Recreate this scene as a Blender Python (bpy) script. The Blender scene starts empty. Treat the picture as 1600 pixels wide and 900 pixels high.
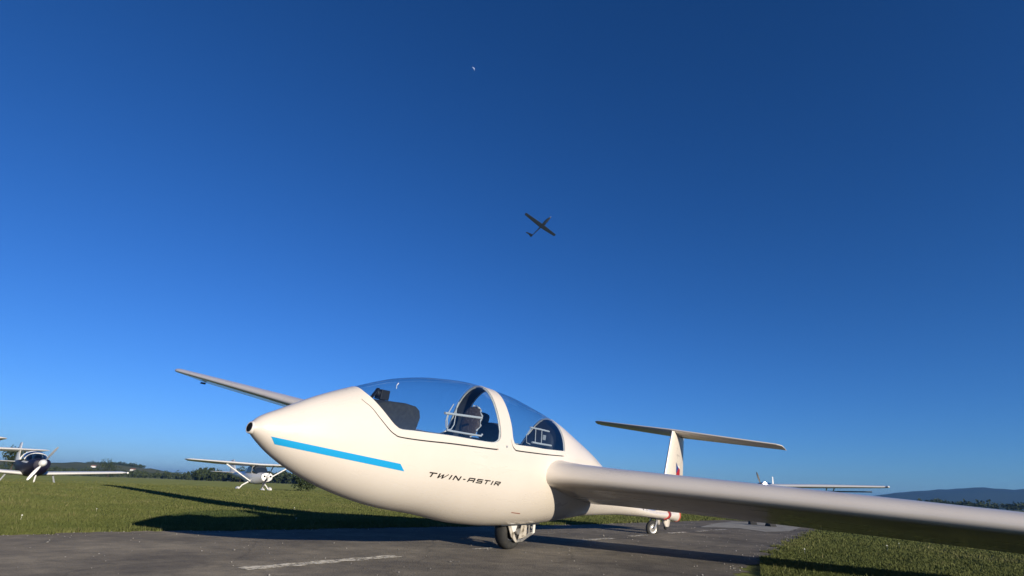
import bpy, bmesh, math, random
import numpy as np
from mathutils import Vector, Matrix
from mathutils.geometry import delaunay_2d_cdt
S = bpy.context.scene
COL = S.collection
PI = math.pi
RNG = np.random.default_rng(7)
random.seed(7)

# ------------------------------------------------------------------ camera
CAM = Vector((-4.9976, -3.4593, 0.5473))
cd = bpy.data.cameras.new('camera')
cam = bpy.data.objects.new('camera', cd)
COL.objects.link(cam)
Rv = Vector((0.563635, -0.825294, 0.034723)); Uv = Vector((-0.304900, -0.168796, 0.937307)); Fv = Vector((0.767692, 0.538886, 0.346772))
cam.matrix_world = Matrix(((Rv.x, Uv.x, -Fv.x, CAM.x), (Rv.y, Uv.y, -Fv.y, CAM.y), (Rv.z, Uv.z, -Fv.z, CAM.z), (0, 0, 0, 1)))
cd.sensor_width = 36; cd.lens = 858.49 / 1600 * 36
cd.clip_start = 0.02; cd.clip_end = 80000
S.camera = cam

# ------------------------------------------------------------------ light
SUN = Vector((-1.62, -5.2, 1.0)).normalized()          # direction towards the sun
elev = math.asin(SUN.z); az = math.atan2(SUN.x, SUN.y)   # azimuth clockwise from +y
w = bpy.data.worlds.new('World'); S.world = w; w.use_nodes = True
nt = w.node_tree; nt.nodes.clear()
sky = nt.nodes.new('ShaderNodeTexSky'); sky.sky_type = 'NISHITA'; sky.sun_disc = False
sky.sun_elevation = elev; sky.sun_rotation = az
sky.altitude = 300; sky.air_density = 0.85; sky.dust_density = 0.05; sky.ozone_density = 3.0
gam = nt.nodes.new('ShaderNodeGamma'); gam.inputs[1].default_value = 1.10
hsv = nt.nodes.new('ShaderNodeMix'); hsv.data_type = 'RGBA'; hsv.blend_type = 'MULTIPLY'; hsv.inputs[0].default_value = 1; hsv.inputs[7].default_value = (0.33, 0.71, 1.20, 1)
bg = nt.nodes.new('ShaderNodeBackground'); bg.inputs[1].default_value = 0.081
wo = nt.nodes.new('ShaderNodeOutputWorld')
nt.links.new(sky.outputs[0], gam.inputs[0])
sp = nt.nodes.new('ShaderNodeSeparateColor'); cb = nt.nodes.new('ShaderNodeCombineColor'); pr_ = nt.nodes.new('ShaderNodeMath'); pr_.operation = 'POWER'; pr_.inputs[1].default_value = 1.22
nt.links.new(gam.outputs[0], sp.inputs[0]); nt.links.new(sp.outputs[0], pr_.inputs[0]); nt.links.new(pr_.outputs[0], cb.inputs[0]); nt.links.new(sp.outputs[1], cb.inputs[1]); nt.links.new(sp.outputs[2], cb.inputs[2])
nt.links.new(cb.outputs[0], hsv.inputs[6])
nt.links.new(hsv.outputs[2], bg.inputs[0]); nt.links.new(bg.outputs[0], wo.inputs[0])
sl = bpy.data.lights.new('sun', 'SUN'); sl.energy = 4.7; sl.angle = math.radians(0.5); sl.color = (1.0, 0.89, 0.73)
so = bpy.data.objects.new('sun', sl); COL.objects.link(so)
so.rotation_euler = SUN.to_track_quat('Z', 'Y').to_euler()
S.view_settings.view_transform = 'Standard'; S.view_settings.look = 'None'
S.view_settings.exposure = 0.30; S.view_settings.gamma = 1.0

# ------------------------------------------------------------------ materials
def mat(name, color, rough=0.5, metal=0.0, spec=0.5, coat=0.0, noise=None, bump=None, drough=0.0):
    """noise=(scale, colour2, lo, hi, detail) mixes a second colour; bump=(scale, strength, distance)."""
    m = bpy.data.materials.new(name); m.use_nodes = True
    t = m.node_tree; p = t.nodes['Principled BSDF']
    p.inputs['Base Color'].default_value = (*color, 1); p.inputs['Roughness'].default_value = rough
    p.inputs['Metallic'].default_value = metal; p.inputs['Specular IOR Level'].default_value = spec
    p.inputs['Coat Weight'].default_value = coat; p.inputs['Coat Roughness'].default_value = 0.08
    p.inputs['Diffuse Roughness'].default_value = drough
    tc = t.nodes.new('ShaderNodeTexCoord')
    if noise:
        n = t.nodes.new('ShaderNodeTexNoise'); n.inputs['Scale'].default_value = noise[0]; n.inputs['Detail'].default_value = noise[4] if len(noise) > 4 else 6
        r = t.nodes.new('ShaderNodeMapRange'); r.inputs[1].default_value = noise[2]; r.inputs[2].default_value = noise[3]
        x = t.nodes.new('ShaderNodeMix'); x.data_type = 'RGBA'
        x.inputs[6].default_value = (*color, 1); x.inputs[7].default_value = (*noise[1], 1)
        t.links.new(tc.outputs['Object'], n.inputs['Vector']); t.links.new(n.outputs['Fac'], r.inputs[0])
        t.links.new(r.outputs[0], x.inputs[0]); t.links.new(x.outputs[2], p.inputs['Base Color'])
    if bump:
        n = t.nodes.new('ShaderNodeTexNoise'); n.inputs['Scale'].default_value = bump[0]; n.inputs['Detail'].default_value = 8
        b = t.nodes.new('ShaderNodeBump'); b.inputs['Strength'].default_value = bump[1]; b.inputs['Distance'].default_value = bump[2]
        t.links.new(tc.outputs['Object'], n.inputs['Vector']); t.links.new(n.outputs['Fac'], b.inputs['Height']); t.links.new(b.outputs[0], p.inputs['Normal'])
    return m
M = {}
M['paint'] = mat('glider_gelcoat', (0.76, 0.695, 0.605), 0.32, coat=0.45, noise=(2.2, (0.73, 0.66, 0.57), .35, .75), bump=(3.0, 0.04, 0.02))
t_ = M['paint'].node_tree; p_ = t_.nodes['Principled BSDF']; n_ = t_.nodes.new('ShaderNodeTexNoise'); n_.inputs['Scale'].default_value = 7; n_.inputs['Detail'].default_value = 9; n_.inputs['Roughness'].default_value = .65
r_ = t_.nodes.new('ShaderNodeMapRange'); r_.inputs[1].default_value = .35; r_.inputs[2].default_value = .7; r_.inputs[3].default_value = .22; r_.inputs[4].default_value = .48
t_.links.new(n_.outputs['Fac'], r_.inputs[0]); t_.links.new(r_.outputs[0], p_.inputs['Roughness'])
M['paint_rim'] = mat('canopy_rim_white', (0.78, 0.74, 0.68), 0.35)
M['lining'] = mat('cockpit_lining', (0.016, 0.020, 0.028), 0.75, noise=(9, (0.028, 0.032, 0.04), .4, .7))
M['blue'] = mat('stripe_blue', (0.015, 0.35, 0.68), 0.3, coat=0.3)
M['black'] = mat('lettering_black', (0.012, 0.012, 0.013), 0.8, spec=.1)
M['grey_letter'] = mat('faded_lettering', (0.35, 0.33, 0.30), 0.5)
M['rubber'] = mat('tyre_rubber', (0.028, 0.028, 0.027), 0.8, noise=(14, (0.06, 0.055, 0.045), .5, .8), bump=(60, .3, .004))
M['plastic'] = mat('black_plastic', (0.02, 0.021, 0.024), 0.55)
M['fabric'] = mat('grey_upholstery', (0.030, 0.034, 0.038), 0.85, noise=(30, (0.05, 0.052, 0.055), .4, .7))
M['brown'] = mat('brown_upholstery', (0.07, 0.05, 0.042), 0.85, noise=(45, (0.15, 0.12, 0.11), .52, .7), bump=(50, .6, .01))
M['metal'] = mat('bare_aluminium', (0.62, 0.60, 0.56), 0.35, metal=0.7, noise=(20, (0.35, 0.33, 0.30), .5, .75))
M['dirty_white'] = mat('dirty_white_gear_paint', (0.52, 0.48, 0.41), 0.45, noise=(22, (0.13, 0.11, 0.08), .48, .68))
M['steel'] = mat('dark_steel', (0.14, 0.14, 0.14), 0.4, metal=0.8)
M['tube'] = mat('grey_tube', (0.55, 0.56, 0.58), 0.4)
M['red'] = mat('red_strap', (0.42, 0.035, 0.03), 0.55)
M['orange'] = mat('red_trim', (0.60, 0.12, 0.07), 0.5)
M['flagblue'] = mat('flag_blue', (0.01, 0.05, 0.25), 0.4)
M['flagwhite'] = mat('flag_white', (0.8, 0.8, 0.8), 0.4)
M['flagred'] = mat('flag_red', (0.42, 0.015, 0.03), 0.4)
M['white'] = mat('aircraft_white', (0.80, 0.79, 0.75), 0.35, coat=.2)
M['navy'] = mat('navy_cowling', (0.010, 0.009, 0.026), 0.5, spec=.3)
M['grey'] = mat('aircraft_grey', (0.30, 0.32, 0.34), 0.5)
M['darkglass'] = mat('dark_cockpit_glass', (0.02, 0.03, 0.045), 0.08, spec=0.8)
def glass_mat(name, tint):
    m = bpy.data.materials.new(name); m.use_nodes = True; t = m.node_tree; t.nodes.clear()
    o = t.nodes.new('ShaderNodeOutputMaterial'); tr = t.nodes.new('ShaderNodeBsdfTransparent'); tr.inputs[0].default_value = (*tint, 1)
    g = t.nodes.new('ShaderNodeBsdfGlossy'); g.inputs['Roughness'].default_value = 0.03; g.inputs[0].default_value = (.9, .95, 1, 1)
    lw = t.nodes.new('ShaderNodeLayerWeight'); lw.inputs[0].default_value = .5; pw = t.nodes.new('ShaderNodeMath'); pw.operation = 'POWER'; pw.inputs[1].default_value = 4.2
    f = t.nodes.new('ShaderNodeMath'); f.operation = 'MULTIPLY_ADD'; f.inputs[1].default_value = .75; f.inputs[2].default_value = .09
    t.links.new(lw.outputs['Facing'], pw.inputs[0]); t.links.new(pw.outputs[0], f.inputs[0])
    mx = t.nodes.new('ShaderNodeMixShader')
    t.links.new(f.outputs[0], mx.inputs[0]); t.links.new(tr.outputs[0], mx.inputs[1]); t.links.new(g.outputs[0], mx.inputs[2]); t.links.new(mx.outputs[0], o.inputs[0])
    return m
M['glass'] = glass_mat('canopy_perspex', (0.82, 0.885, 0.915))
M['glass2'] = glass_mat('light_aircraft_perspex', (0.30, 0.36, 0.42))

# ------------------------------------------------------------------ object helpers
def empty(name, loc, label, cat, rz=0.0, group=None, rx=0.0):
    o = bpy.data.objects.new(name, None); COL.objects.link(o); o.location = loc
    o.rotation_euler = (rx, 0, rz); o['label'] = label; o['category'] = cat
    if group: o['group'] = group
    o.empty_display_size = 0.3
    return o
def tag(o, label=None, cat=None, group=None, kind=None):
    if label: o['label'] = label
    if cat: o['category'] = cat
    if group: o['group'] = group
    if kind: o['kind'] = kind
    return o
def mk(name, v, f, m, parent=None, smooth=True, normals=None):
    me = bpy.data.meshes.new(name); me.from_pydata([tuple(map(float, p)) for p in v], [], [tuple(map(int, q)) for q in f])
    for mm in (m if isinstance(m, (list, tuple)) else [m]): me.materials.append(mm)
    me.polygons.foreach_set('use_smooth', [smooth] * len(me.polygons)); me.update()
    if normals is not None: me.normals_split_custom_set_from_vertices([tuple(n) for n in normals])
    o = bpy.data.objects.new(name, me); COL.objects.link(o)
    if parent: o.parent = parent
    return o
class MB:
    """collects simple solids; build() links them as one mesh"""
    def __init__(s): s.v = []; s.f = []
    def add(s, v, f):
        n = len(s.v); s.v += [tuple(p) for p in v]; s.f += [tuple(i + n for i in q) for q in f]; return s
    def box(s, c, d, rot=None):
        c = Vector(c); q = []
        for x in (-.5, .5):
            for y in (-.5, .5):
                for z in (-.5, .5):
                    p = Vector((x * d[0], y * d[1], z * d[2]))
                    if rot is not None: p = rot @ p
                    q.append(p + c)
        return s.add(q, [(0, 1, 3, 2), (4, 6, 7, 5), (0, 4, 5, 1), (2, 3, 7, 6), (0, 2, 6, 4), (1, 5, 7, 3)])
    def tube(s, pts, r, n=10, cap=True):
        pts = [Vector(p) for p in pts]; rs = r if isinstance(r, (list, tuple)) else [r] * len(pts)
        v = []; up = None
        for i, p in enumerate(pts):
            a = pts[max(i - 1, 0)]; b = pts[min(i + 1, len(pts) - 1)]; t = (b - a).normalized()
            if up is None: up = Vector((0, 0, 1)) if abs(t.z) < .9 else Vector((1, 0, 0))
            e = t.cross(up).normalized(); up = e.cross(t).normalized()
            for k in range(n):
                th = 2 * PI * k / n; v.append(p + (e * math.cos(th) + up * math.sin(th)) * rs[i])
        f = [(i * n + k, i * n + (k + 1) % n, (i + 1) * n + (k + 1) % n, (i + 1) * n + k) for i in range(len(pts) - 1) for k in range(n)]
        if cap: f += [tuple(range(n))[::-1], tuple(range((len(pts) - 1) * n, len(pts) * n))]
        return s.add(v, f)
    def lathe(s, c, axis, prof, n=28):
        """prof: list of (offset along axis, radius)"""
        c = Vector(c); a = Vector(axis).normalized(); e = a.orthogonal().normalized(); g = a.cross(e); v = []
        for o, r in prof:
            for k in range(n):
                th = 2 * PI * k / n; v.append(c + a * o + (e * math.cos(th) + g * math.sin(th)) * r)
        f = [(i * n + k, i * n + (k + 1) % n, (i + 1) * n + (k + 1) % n, (i + 1) * n + k) for i in range(len(prof) - 1) for k in range(n)]
        f += [tuple(range(n))[::-1], tuple(range((len(prof) - 1) * n, len(prof) * n))]
        return s.add(v, f)
    def plate(s, pts, th, nrm):
        """extruded polygon"""
        nrm = Vector(nrm).normalized(); n = len(pts); a = [Vector(p) + nrm * th / 2 for p in pts]; b = [Vector(p) - nrm * th / 2 for p in pts]
        return s.add(a + b, [tuple(range(n)), tuple(range(2 * n - 1, n - 1, -1))] + [(i, i + n, (i + 1) % n + n, (i + 1) % n) for i in range(n)])
    def build(s, name, m, parent=None, smooth=False, bevel=0):
        o = mk(name, s.v, s.f, m, parent, smooth)
        if smooth:
            bm = bmesh.new(); bm.from_mesh(o.data)
            for e in bm.edges:
                if len(e.link_faces) == 2 and e.calc_face_angle(0) > .7: e.smooth = False
            bmesh.ops.recalc_face_normals(bm, faces=bm.faces); bm.to_mesh(o.data); bm.free()
        else:
            bm = bmesh.new(); bm.from_mesh(o.data); bmesh.ops.recalc_face_normals(bm, faces=bm.faces); bm.to_mesh(o.data); bm.free()
        if bevel:
            b = o.modifiers.new('bevel', 'BEVEL'); b.width = bevel; b.segments = 2
        return o
def tyre_prof(r, w):
    return [(-w * .5 * .55, r * .52), (-w * .5 * .9, r * .62), (-w * .5, r * .76), (-w * .5 * .86, r * .9), (-w * .5 * .5, r * .98), (0, r), (w * .5 * .5, r * .98), (w * .5 * .86, r * .9), (w * .5, r * .76), (w * .5 * .9, r * .62), (w * .5 * .55, r * .52)]
def rim_prof(r, w):
    return [(-w * .28, r * .1), (-w * .3, r * .2), (-w * .22, r * .28), (-w * .26, r * .46), (-w * .30, r * .545), (w * .30, r * .545), (w * .26, r * .46), (w * .22, r * .28), (w * .3, r * .2), (w * .28, r * .1)]

def foil(t, cam_=.03, n=18, f0=0., f1=1.):
    """closed loop of (fraction of chord, thickness offset) from trailing edge over the top to the leading edge and back"""
    def yt(x): return 5 * t * (.2969 * math.sqrt(max(x, 0)) - .126 * x - .3516 * x * x + .2843 * x ** 3 - .1036 * x ** 4)
    def yc(x): return cam_ * (1 - ((x - .4) / .6) ** 2 if x > .4 else 1 - ((.4 - x) / .4) ** 2)
    xs = [f0 + (f1 - f0) * (1 - math.cos(PI * k / n)) / 2 for k in range(n + 1)]
    up = [(x, yc(x) + yt(x)) for x in xs]; lo = [(x, yc(x) - yt(x) * (1 - .25 * min(1, x * 6) if cam_ >= .036 else 1)) for x in xs]
    return up[::-1] + (lo[1:] if f0 == 0 else lo)
def surface(name, secs, m, parent, cam_=.03, f0=0., f1=1., n=18):
    """secs: list of (leading edge point, chord, thickness ratio, chord direction, thickness direction)"""
    v = []; k = None
    for le, c, t, A, B in secs:
        lp = foil(t, cam_, n, f0, f1); k = len(lp); le = Vector(le); A = Vector(A); B = Vector(B)
        v += [le + A * (c * x) + B * (c * y) for x, y in lp]
    f = [(i * k + j, i * k + (j + 1) % k, (i + 1) * k + (j + 1) % k, (i + 1) * k + j) for i in range(len(secs) - 1) for j in range(k)]
    f += [tuple(range(k)), tuple(range((len(secs) - 1) * k, len(secs) * k))[::-1]]
    o = mk(name, v, f, m, parent, True)
    bm = bmesh.new(); bm.from_mesh(o.data); bmesh.ops.recalc_face_normals(bm, faces=bm.faces)
    for e in bm.edges:
        if len(e.link_faces) == 2 and e.calc_face_angle(0) > .9: e.smooth = False
    bm.to_mesh(o.data); bm.free()
    return o
def loft(name, rings, m, parent, smooth=True, cap=True):
    """rings: list of lists of points, equal length"""
    k = len(rings[0]); v = [p for r in rings for p in r]
    f = [(i * k + j, i * k + (j + 1) % k, (i + 1) * k + (j + 1) % k, (i + 1) * k + j) for i in range(len(rings) - 1) for j in range(k)]
    if cap: f += [tuple(range(k)), tuple(range((len(rings) - 1) * k, len(rings) * k))[::-1]]
    o = mk(name, v, f, m, parent, smooth)
    bm = bmesh.new(); bm.from_mesh(o.data); bmesh.ops.recalc_face_normals(bm, faces=bm.faces)
    for e in bm.edges:
        if len(e.link_faces) == 2 and e.calc_face_angle(0) > .8: e.smooth = False
    bm.to_mesh(o.data); bm.free()
    return o
def ring(x, y, z, ry, rzu, rzd, n=24, p=2.3):
    out = []
    for k in range(n):
        a = 2 * PI * k / n; c, s_ = math.cos(a), math.sin(a)
        out.append((x, y + ry * math.copysign(abs(c) ** (2 / p), c), z + (rzu if s_ > 0 else rzd) * math.copysign(abs(s_) ** (2 / p), s_)))
    return out

# ------------------------------------------------------------------ terrain
def sm(a, b, x):
    t = np.clip((x - a) / (b - a), 0, 1); return t * t * (3 - 2 * t)
def pinterp(pts, x):
    return np.interp(x, [p[0] for p in pts], [p[1] for p in pts])
LEFT = [(-14, 3.75), (-6, 3.62), (-3.07, 3.55), (-2.47, 3.56), (-1.96, 3.55), (-1.2, 3.22), (.39, 2.9), (2.5, 2.38), (5.23, 1.78), (8.85, 1.42), (11.5, 1.05), (14, 1.0)]
RIGHT = [(-14, -2.6), (-5, -2.45), (-.14, -2.22), (1.75, -2.1), (4, -1.92), (8.5, -1.66), (11, -1.5), (14, -1.4)]
XEND = 12.2
def zt(x, y):
    x = np.asarray(x, float); y = np.asarray(y, float)
    b = .27 * np.exp(-((y - 21 - .25 * x) / 8.0) ** 2) * sm(17, 7, x) * sm(-60, -20, x)
    d = -.16 * sm(22, 32, y) * sm(70, 50, y) * sm(-10, 2, x)
    roll = .03 * np.sin(x * .23 + 1) * np.sin(y * .19) * sm(8, 20, np.hypot(x, y)) * sm(300, 100, np.hypot(x, y))
    return (b + d) * sm(5, 10, y) + roll
rs_ = np.concatenate([[0.0], np.linspace(1, 12, 12), 12 * 1.0665 ** np.arange(1, 104)]); NA = 220
ang = np.linspace(0, 2 * PI, NA, endpoint=False)
RR, AA = np.meshgrid(rs_[1:], ang, indexing='ij'); GX = RR * np.cos(AA); GY = RR * np.sin(AA); GZ = zt(GX, GY)
gv = [(0, 0, 0)] + list(zip(GX.ravel(), GY.ravel(), GZ.ravel()))
gf = [(0, 1 + j, 1 + (j + 1) % NA) for j in range(NA)]
for i in range(len(rs_) - 2):
    for j in range(NA):
        a = 1 + i * NA + j; b = 1 + i * NA + (j + 1) % NA; gf.append((a, a + NA, b + NA, b))
def ground_mat():
    m = bpy.data.materials.new('meadow_ground'); m.use_nodes = True; t = m.node_tree; p = t.nodes['Principled BSDF']
    p.inputs['Roughness'].default_value = 1; p.inputs['Specular IOR Level'].default_value = .1; p.inputs['Diffuse Roughness'].default_value = 1
    tc = t.nodes.new('ShaderNodeTexCoord')
    def nz(s, d=6):
        n = t.nodes.new('ShaderNodeTexNoise'); n.inputs['Scale'].default_value = s; n.inputs['Detail'].default_value = d
        t.links.new(tc.outputs['Object'], n.inputs['Vector']); return n
    a, b, c = nz(.35), nz(6), nz(.004, 3)
    r = t.nodes.new('ShaderNodeValToRGB'); r.color_ramp.elements[0].position = .35; r.color_ramp.elements[0].color = (.085, .105, .028, 1)
    r.color_ramp.elements[1].position = .68; r.color_ramp.elements[1].color = (.145, .155, .048, 1)
    t.links.new(a.outputs['Fac'], r.inputs[0])
    r2 = t.nodes.new('ShaderNodeValToRGB'); r2.color_ramp.elements[0].position = .35; r2.color_ramp.elements[0].color = (.05, .05, .03, 1)
    r2.color_ramp.elements[1].position = .6; r2.color_ramp.elements[1].color = (1, 1, 1, 1); t.links.new(b.outputs['Fac'], r2.inputs[0])
    mx = t.nodes.new('ShaderNodeMix'); mx.data_type = 'RGBA'; mx.blend_type = 'MULTIPLY'; mx.inputs[0].default_value = .45
    t.links.new(r.outputs[0], mx.inputs[6]); t.links.new(r2.outputs[0], mx.inputs[7])
    r3 = t.nodes.new('ShaderNodeValToRGB'); r3.color_ramp.elements[0].position = .45; r3.color_ramp.elements[0].color = (.07, .10, .03, 1)
    r3.color_ramp.elements[1].position = .55; r3.color_ramp.elements[1].color = (.16, .15, .07, 1); t.links.new(c.outputs['Fac'], r3.inputs[0])
    vl = t.nodes.new('ShaderNodeVectorMath'); vl.operation = 'LENGTH'; t.links.new(tc.outputs['Object'], vl.inputs[0])
    mr = t.nodes.new('ShaderNodeMapRange'); mr.inputs[1].default_value = 300; mr.inputs[2].default_value = 700; t.links.new(vl.outputs['Value'], mr.inputs[0])
    m2 = t.nodes.new('ShaderNodeMix'); m2.data_type = 'RGBA'; t.links.new(mr.outputs[0], m2.inputs[0]); t.links.new(mx.outputs[2], m2.inputs[6]); t.links.new(r3.outputs[0], m2.inputs[7])
    t.links.new(m2.outputs[2], p.inputs['Base Color'])
    bp = t.nodes.new('ShaderNodeBump'); bp.inputs['Strength'].default_value = .8; bp.inputs['Distance'].default_value = .03
    t.links.new(b.outputs['Fac'], bp.inputs['Height']); t.links.new(bp.outputs[0], p.inputs['Normal'])
    return m
ground = mk('ground', gv, gf, ground_mat()); tag(ground, kind='structure')

# taxiway: one sheet 4 mm over the ground, ragged edges
def asphalt_mat():
    m = bpy.data.materials.new('worn_asphalt'); m.use_nodes = True; t = m.node_tree; p = t.nodes['Principled BSDF']
    p.inputs['Roughness'].default_value = .9; p.inputs['Specular IOR Level'].default_value = .25; p.inputs['Diffuse Roughness'].default_value = 1
    tc = t.nodes.new('ShaderNodeTexCoord')
    def nz(s, d=6, ro=.55):
        n = t.nodes.new('ShaderNodeTexNoise'); n.inputs['Scale'].default_value = s; n.inputs['Detail'].default_value = d; n.inputs['Roughness'].default_value = ro
        t.links.new(tc.outputs['Object'], n.inputs['Vector']); return n
    big, mid, fine = nz(.9, 4), nz(5, 8, .65), nz(90, 4)
    r = t.nodes.new('ShaderNodeValToRGB'); e = r.color_ramp.elements; e[0].position = .32; e[0].color = (.075, .068, .058, 1); e[1].position = .7; e[1].color = (.165, .149, .122, 1)
    t.links.new(big.outputs['Fac'], r.inputs[0])
    r2 = t.nodes.new('ShaderNodeValToRGB'); e = r2.color_ramp.elements; e[0].position = .3; e[0].color = (.55, .55, .56, 1); e[1].position = .72; e[1].color = (1.25, 1.22, 1.15, 1)
    t.links.new(mid.outputs['Fac'], r2.inputs[0])
    mx = t.nodes.new('ShaderNodeMix'); mx.data_type = 'RGBA'; mx.blend_type = 'MULTIPLY'; mx.inputs[0].default_value = .8
    t.links.new(r.outputs[0], mx.inputs[6]); t.links.new(r2.outputs[0], mx.inputs[7])
    v = t.nodes.new('ShaderNodeTexVoronoi'); v.inputs['Scale'].default_value = 70; t.links.new(tc.outputs['Object'], v.inputs['Vector'])
    r3 = t.nodes.new('ShaderNodeValToRGB'); e = r3.color_ramp.elements; e[0].position = .0; e[0].color = (1.5, 1.45, 1.35, 1); e[1].position = .45; e[1].color = (.85, .85, .85, 1)
    t.links.new(v.outputs['Distance'], r3.inputs[0])
    m2 = t.nodes.new('ShaderNodeMix'); m2.data_type = 'RGBA'; m2.blend_type = 'MULTIPLY'; m2.inputs[0].default_value = .6
    t.links.new(mx.outputs[2], m2.inputs[6]); t.links.new(r3.outputs[0], m2.inputs[7])
    # thin cracks
    vc = t.nodes.new('ShaderNodeTexVoronoi'); vc.feature = 'DISTANCE_TO_EDGE'; vc.inputs['Scale'].default_value = .75
    wp = t.nodes.new('ShaderNodeMix'); wp.data_type = 'RGBA'; wp.inputs[0].default_value = .22
    t.links.new(tc.outputs['Object'], wp.inputs[6]); t.links.new(nz(2.5, 5).outputs['Color'], wp.inputs[7]); t.links.new(wp.outputs[2], vc.inputs['Vector'])
    rc = t.nodes.new('ShaderNodeMapRange'); rc.inputs[1].default_value = .0; rc.inputs[2].default_value = .012; rc.inputs[3].default_value = .62; rc.inputs[4].default_value = 1
    t.links.new(vc.outputs['Distance'], rc.inputs[0])
    m3 = t.nodes.new('ShaderNodeMix'); m3.data_type = 'RGBA'; m3.blend_type = 'MULTIPLY'; m3.inputs[0].default_value = .6
    t.links.new(m2.outputs[2], m3.inputs[6]); t.links.new(rc.outputs[0], m3.inputs[7]); t.links.new(m3.outputs[2], p.inputs['Base Color'])
    bp = t.nodes.new('ShaderNodeBump'); bp.inputs['Strength'].default_value = .55; bp.inputs['Distance'].default_value = .006
    ad = t.nodes.new('ShaderNodeMath'); ad.operation = 'ADD'; t.links.new(fine.outputs['Fac'], ad.inputs[0]); t.links.new(v.outputs['Distance'], ad.inputs[1])
    t.links.new(ad.outputs[0], bp.inputs['Height']); t.links.new(bp.outputs[0], p.inputs['Normal'])
    return m
def jag(x, s): return .035 * math.sin(x * 7.3 + s) + .03 * math.sin(x * 17.1 + 2 * s) + .02 * math.sin(x * 41 + s)
ax_ = np.concatenate([np.arange(-14, -4, .25), np.arange(-4, XEND + .01, .04)])
av = []
for x in ax_:
    l = pinterp(LEFT, x) + jag(x, 1); r = pinterp(RIGHT, x) + jag(x, 4)
    av += [(x, l + (r - l) * k / 8, .004) for k in range(9)]
af = [(i * 9 + k, (i + 1) * 9 + k, (i + 1) * 9 + k + 1, i * 9 + k + 1)[::-1] for i in range(len(ax_) - 1) for k in range(8)]
taxi = mk('taxiway', av, af, asphalt_mat(), smooth=False); tag(taxi, kind='structure')
# pale concrete apron patch at the far end
conc = mat('pale_concrete', (.20, .195, .175), .9, spec=.2, noise=(3, (.14, .135, .12), .4, .65), drough=1)
pv = [(7.0, .16), (8.2, .35), (9.6, .5), (11.0, .55), (11.6, -.1), (10.9, -1.2), (9.2, -1.28), (7.6, -1.36), (6.8, -1.1), (7.6, -.45)]
patch = mk('pavement', [(x, y, .008) for x, y in pv], [tuple(range(len(pv)))[::-1]], conc, smooth=False); tag(patch, kind='structure')
# worn white dashes
def dash_mat():
    m = bpy.data.materials.new('worn_white_marking'); m.use_nodes = True; t = m.node_tree; p = t.nodes['Principled BSDF']; o = t.nodes['Material Output']
    p.inputs['Base Color'].default_value = (.34, .32, .275, 1); p.inputs['Roughness'].default_value = .8; p.inputs['Diffuse Roughness'].default_value = 1
    tc = t.nodes.new('ShaderNodeTexCoord'); n = t.nodes.new('ShaderNodeTexNoise'); n.inputs['Scale'].default_value = 16; n.inputs['Detail'].default_value = 9; n.inputs['Roughness'].default_value = .7
    t.links.new(tc.outputs['Object'], n.inputs['Vector'])
    r = t.nodes.new('ShaderNodeMapRange'); r.inputs[1].default_value = .40; r.inputs[2].default_value = .56; t.links.new(n.outputs['Fac'], r.inputs[0])
    tr = t.nodes.new('ShaderNodeBsdfTransparent'); mx = t.nodes.new('ShaderNodeMixShader')
    t.links.new(r.outputs[0], mx.inputs[0]); t.links.new(tr.outputs[0], mx.inputs[1]); t.links.new(p.outputs[0], mx.inputs[2]); t.links.new(mx.outputs[0], o.inputs[0])
    return m
DM = dash_mat()
for i, ((x0, y0), (x1, y1), wd) in enumerate([((-2.66, .27), (-1.33, .19), .15), ((-.33, .17), (-.08, .12), .05), ((1.62, .03), (2.42, -.05), .11), ((3.0, -.03), (3.52, -.09), .11), ((4.32, -.15), (4.98, -.20), .12), ((5.4, -.26), (5.85, -.31), .12), ((6.2, -.34), (6.7, -.39), .12)]):
    d = Vector((x1 - x0, y1 - y0, 0)).normalized(); n_ = Vector((-d.y, d.x, 0)); L = math.hypot(x1 - x0, y1 - y0); K = 14; v = []
    for k in range(K + 1):
        c_ = Vector((x0, y0, .008)) + d * (L * k / K); e = wd * .5 * (1 + .18 * math.sin(k * 2.1 + i)); 
        v += [c_ + n_ * e, c_ - n_ * e * (1 + .15 * math.sin(k * 3.7))]
    o = mk('road_marking', v, [(2 * k, 2 * k + 1, 2 * k + 3, 2 * k + 2) for k in range(K)], DM, smooth=False); tag(o, kind='structure')

# ------------------------------------------------------------------ main glider
XS = np.array([-3.03,-2.98,-2.85,-2.6,-2.3,-1.9,-1.5,-1.0,-0.5,0.0,0.5,1.0,1.6,2.3,3.1,4.0,4.7,5.02])
FW_ = np.array([0.035, 0.075, 0.125, 0.2001, 0.265, 0.325, 0.3501, 0.3651, 0.3651, 0.3553, 0.3312, 0.2821, 0.2175, 0.1662, 0.135, 0.1118, 0.0899, 0.0749])
FT = np.array([0.898, 0.9458, 1.0127, 1.1344, 1.2529, 1.386, 1.4604, 1.4998, 1.4841, 1.4234, 1.338, 1.2006, 1.0141, 0.7286, 0.4612, 0.3567, 0.3395, 0.3638])
FB = np.array([0.849, 0.8071, 0.7177, 0.598, 0.4974, 0.4062, 0.3534, 0.2765, 0.2407, 0.2328, 0.246, 0.2746, 0.3046, 0.3049, 0.2777, 0.2323, 0.191, 0.1586])
MID = np.array([.5,.48,.46,.43,.40,.38,.38,.38,.38,.40,.43,.46,.5,.5,.5,.5,.5,.5])
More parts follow.
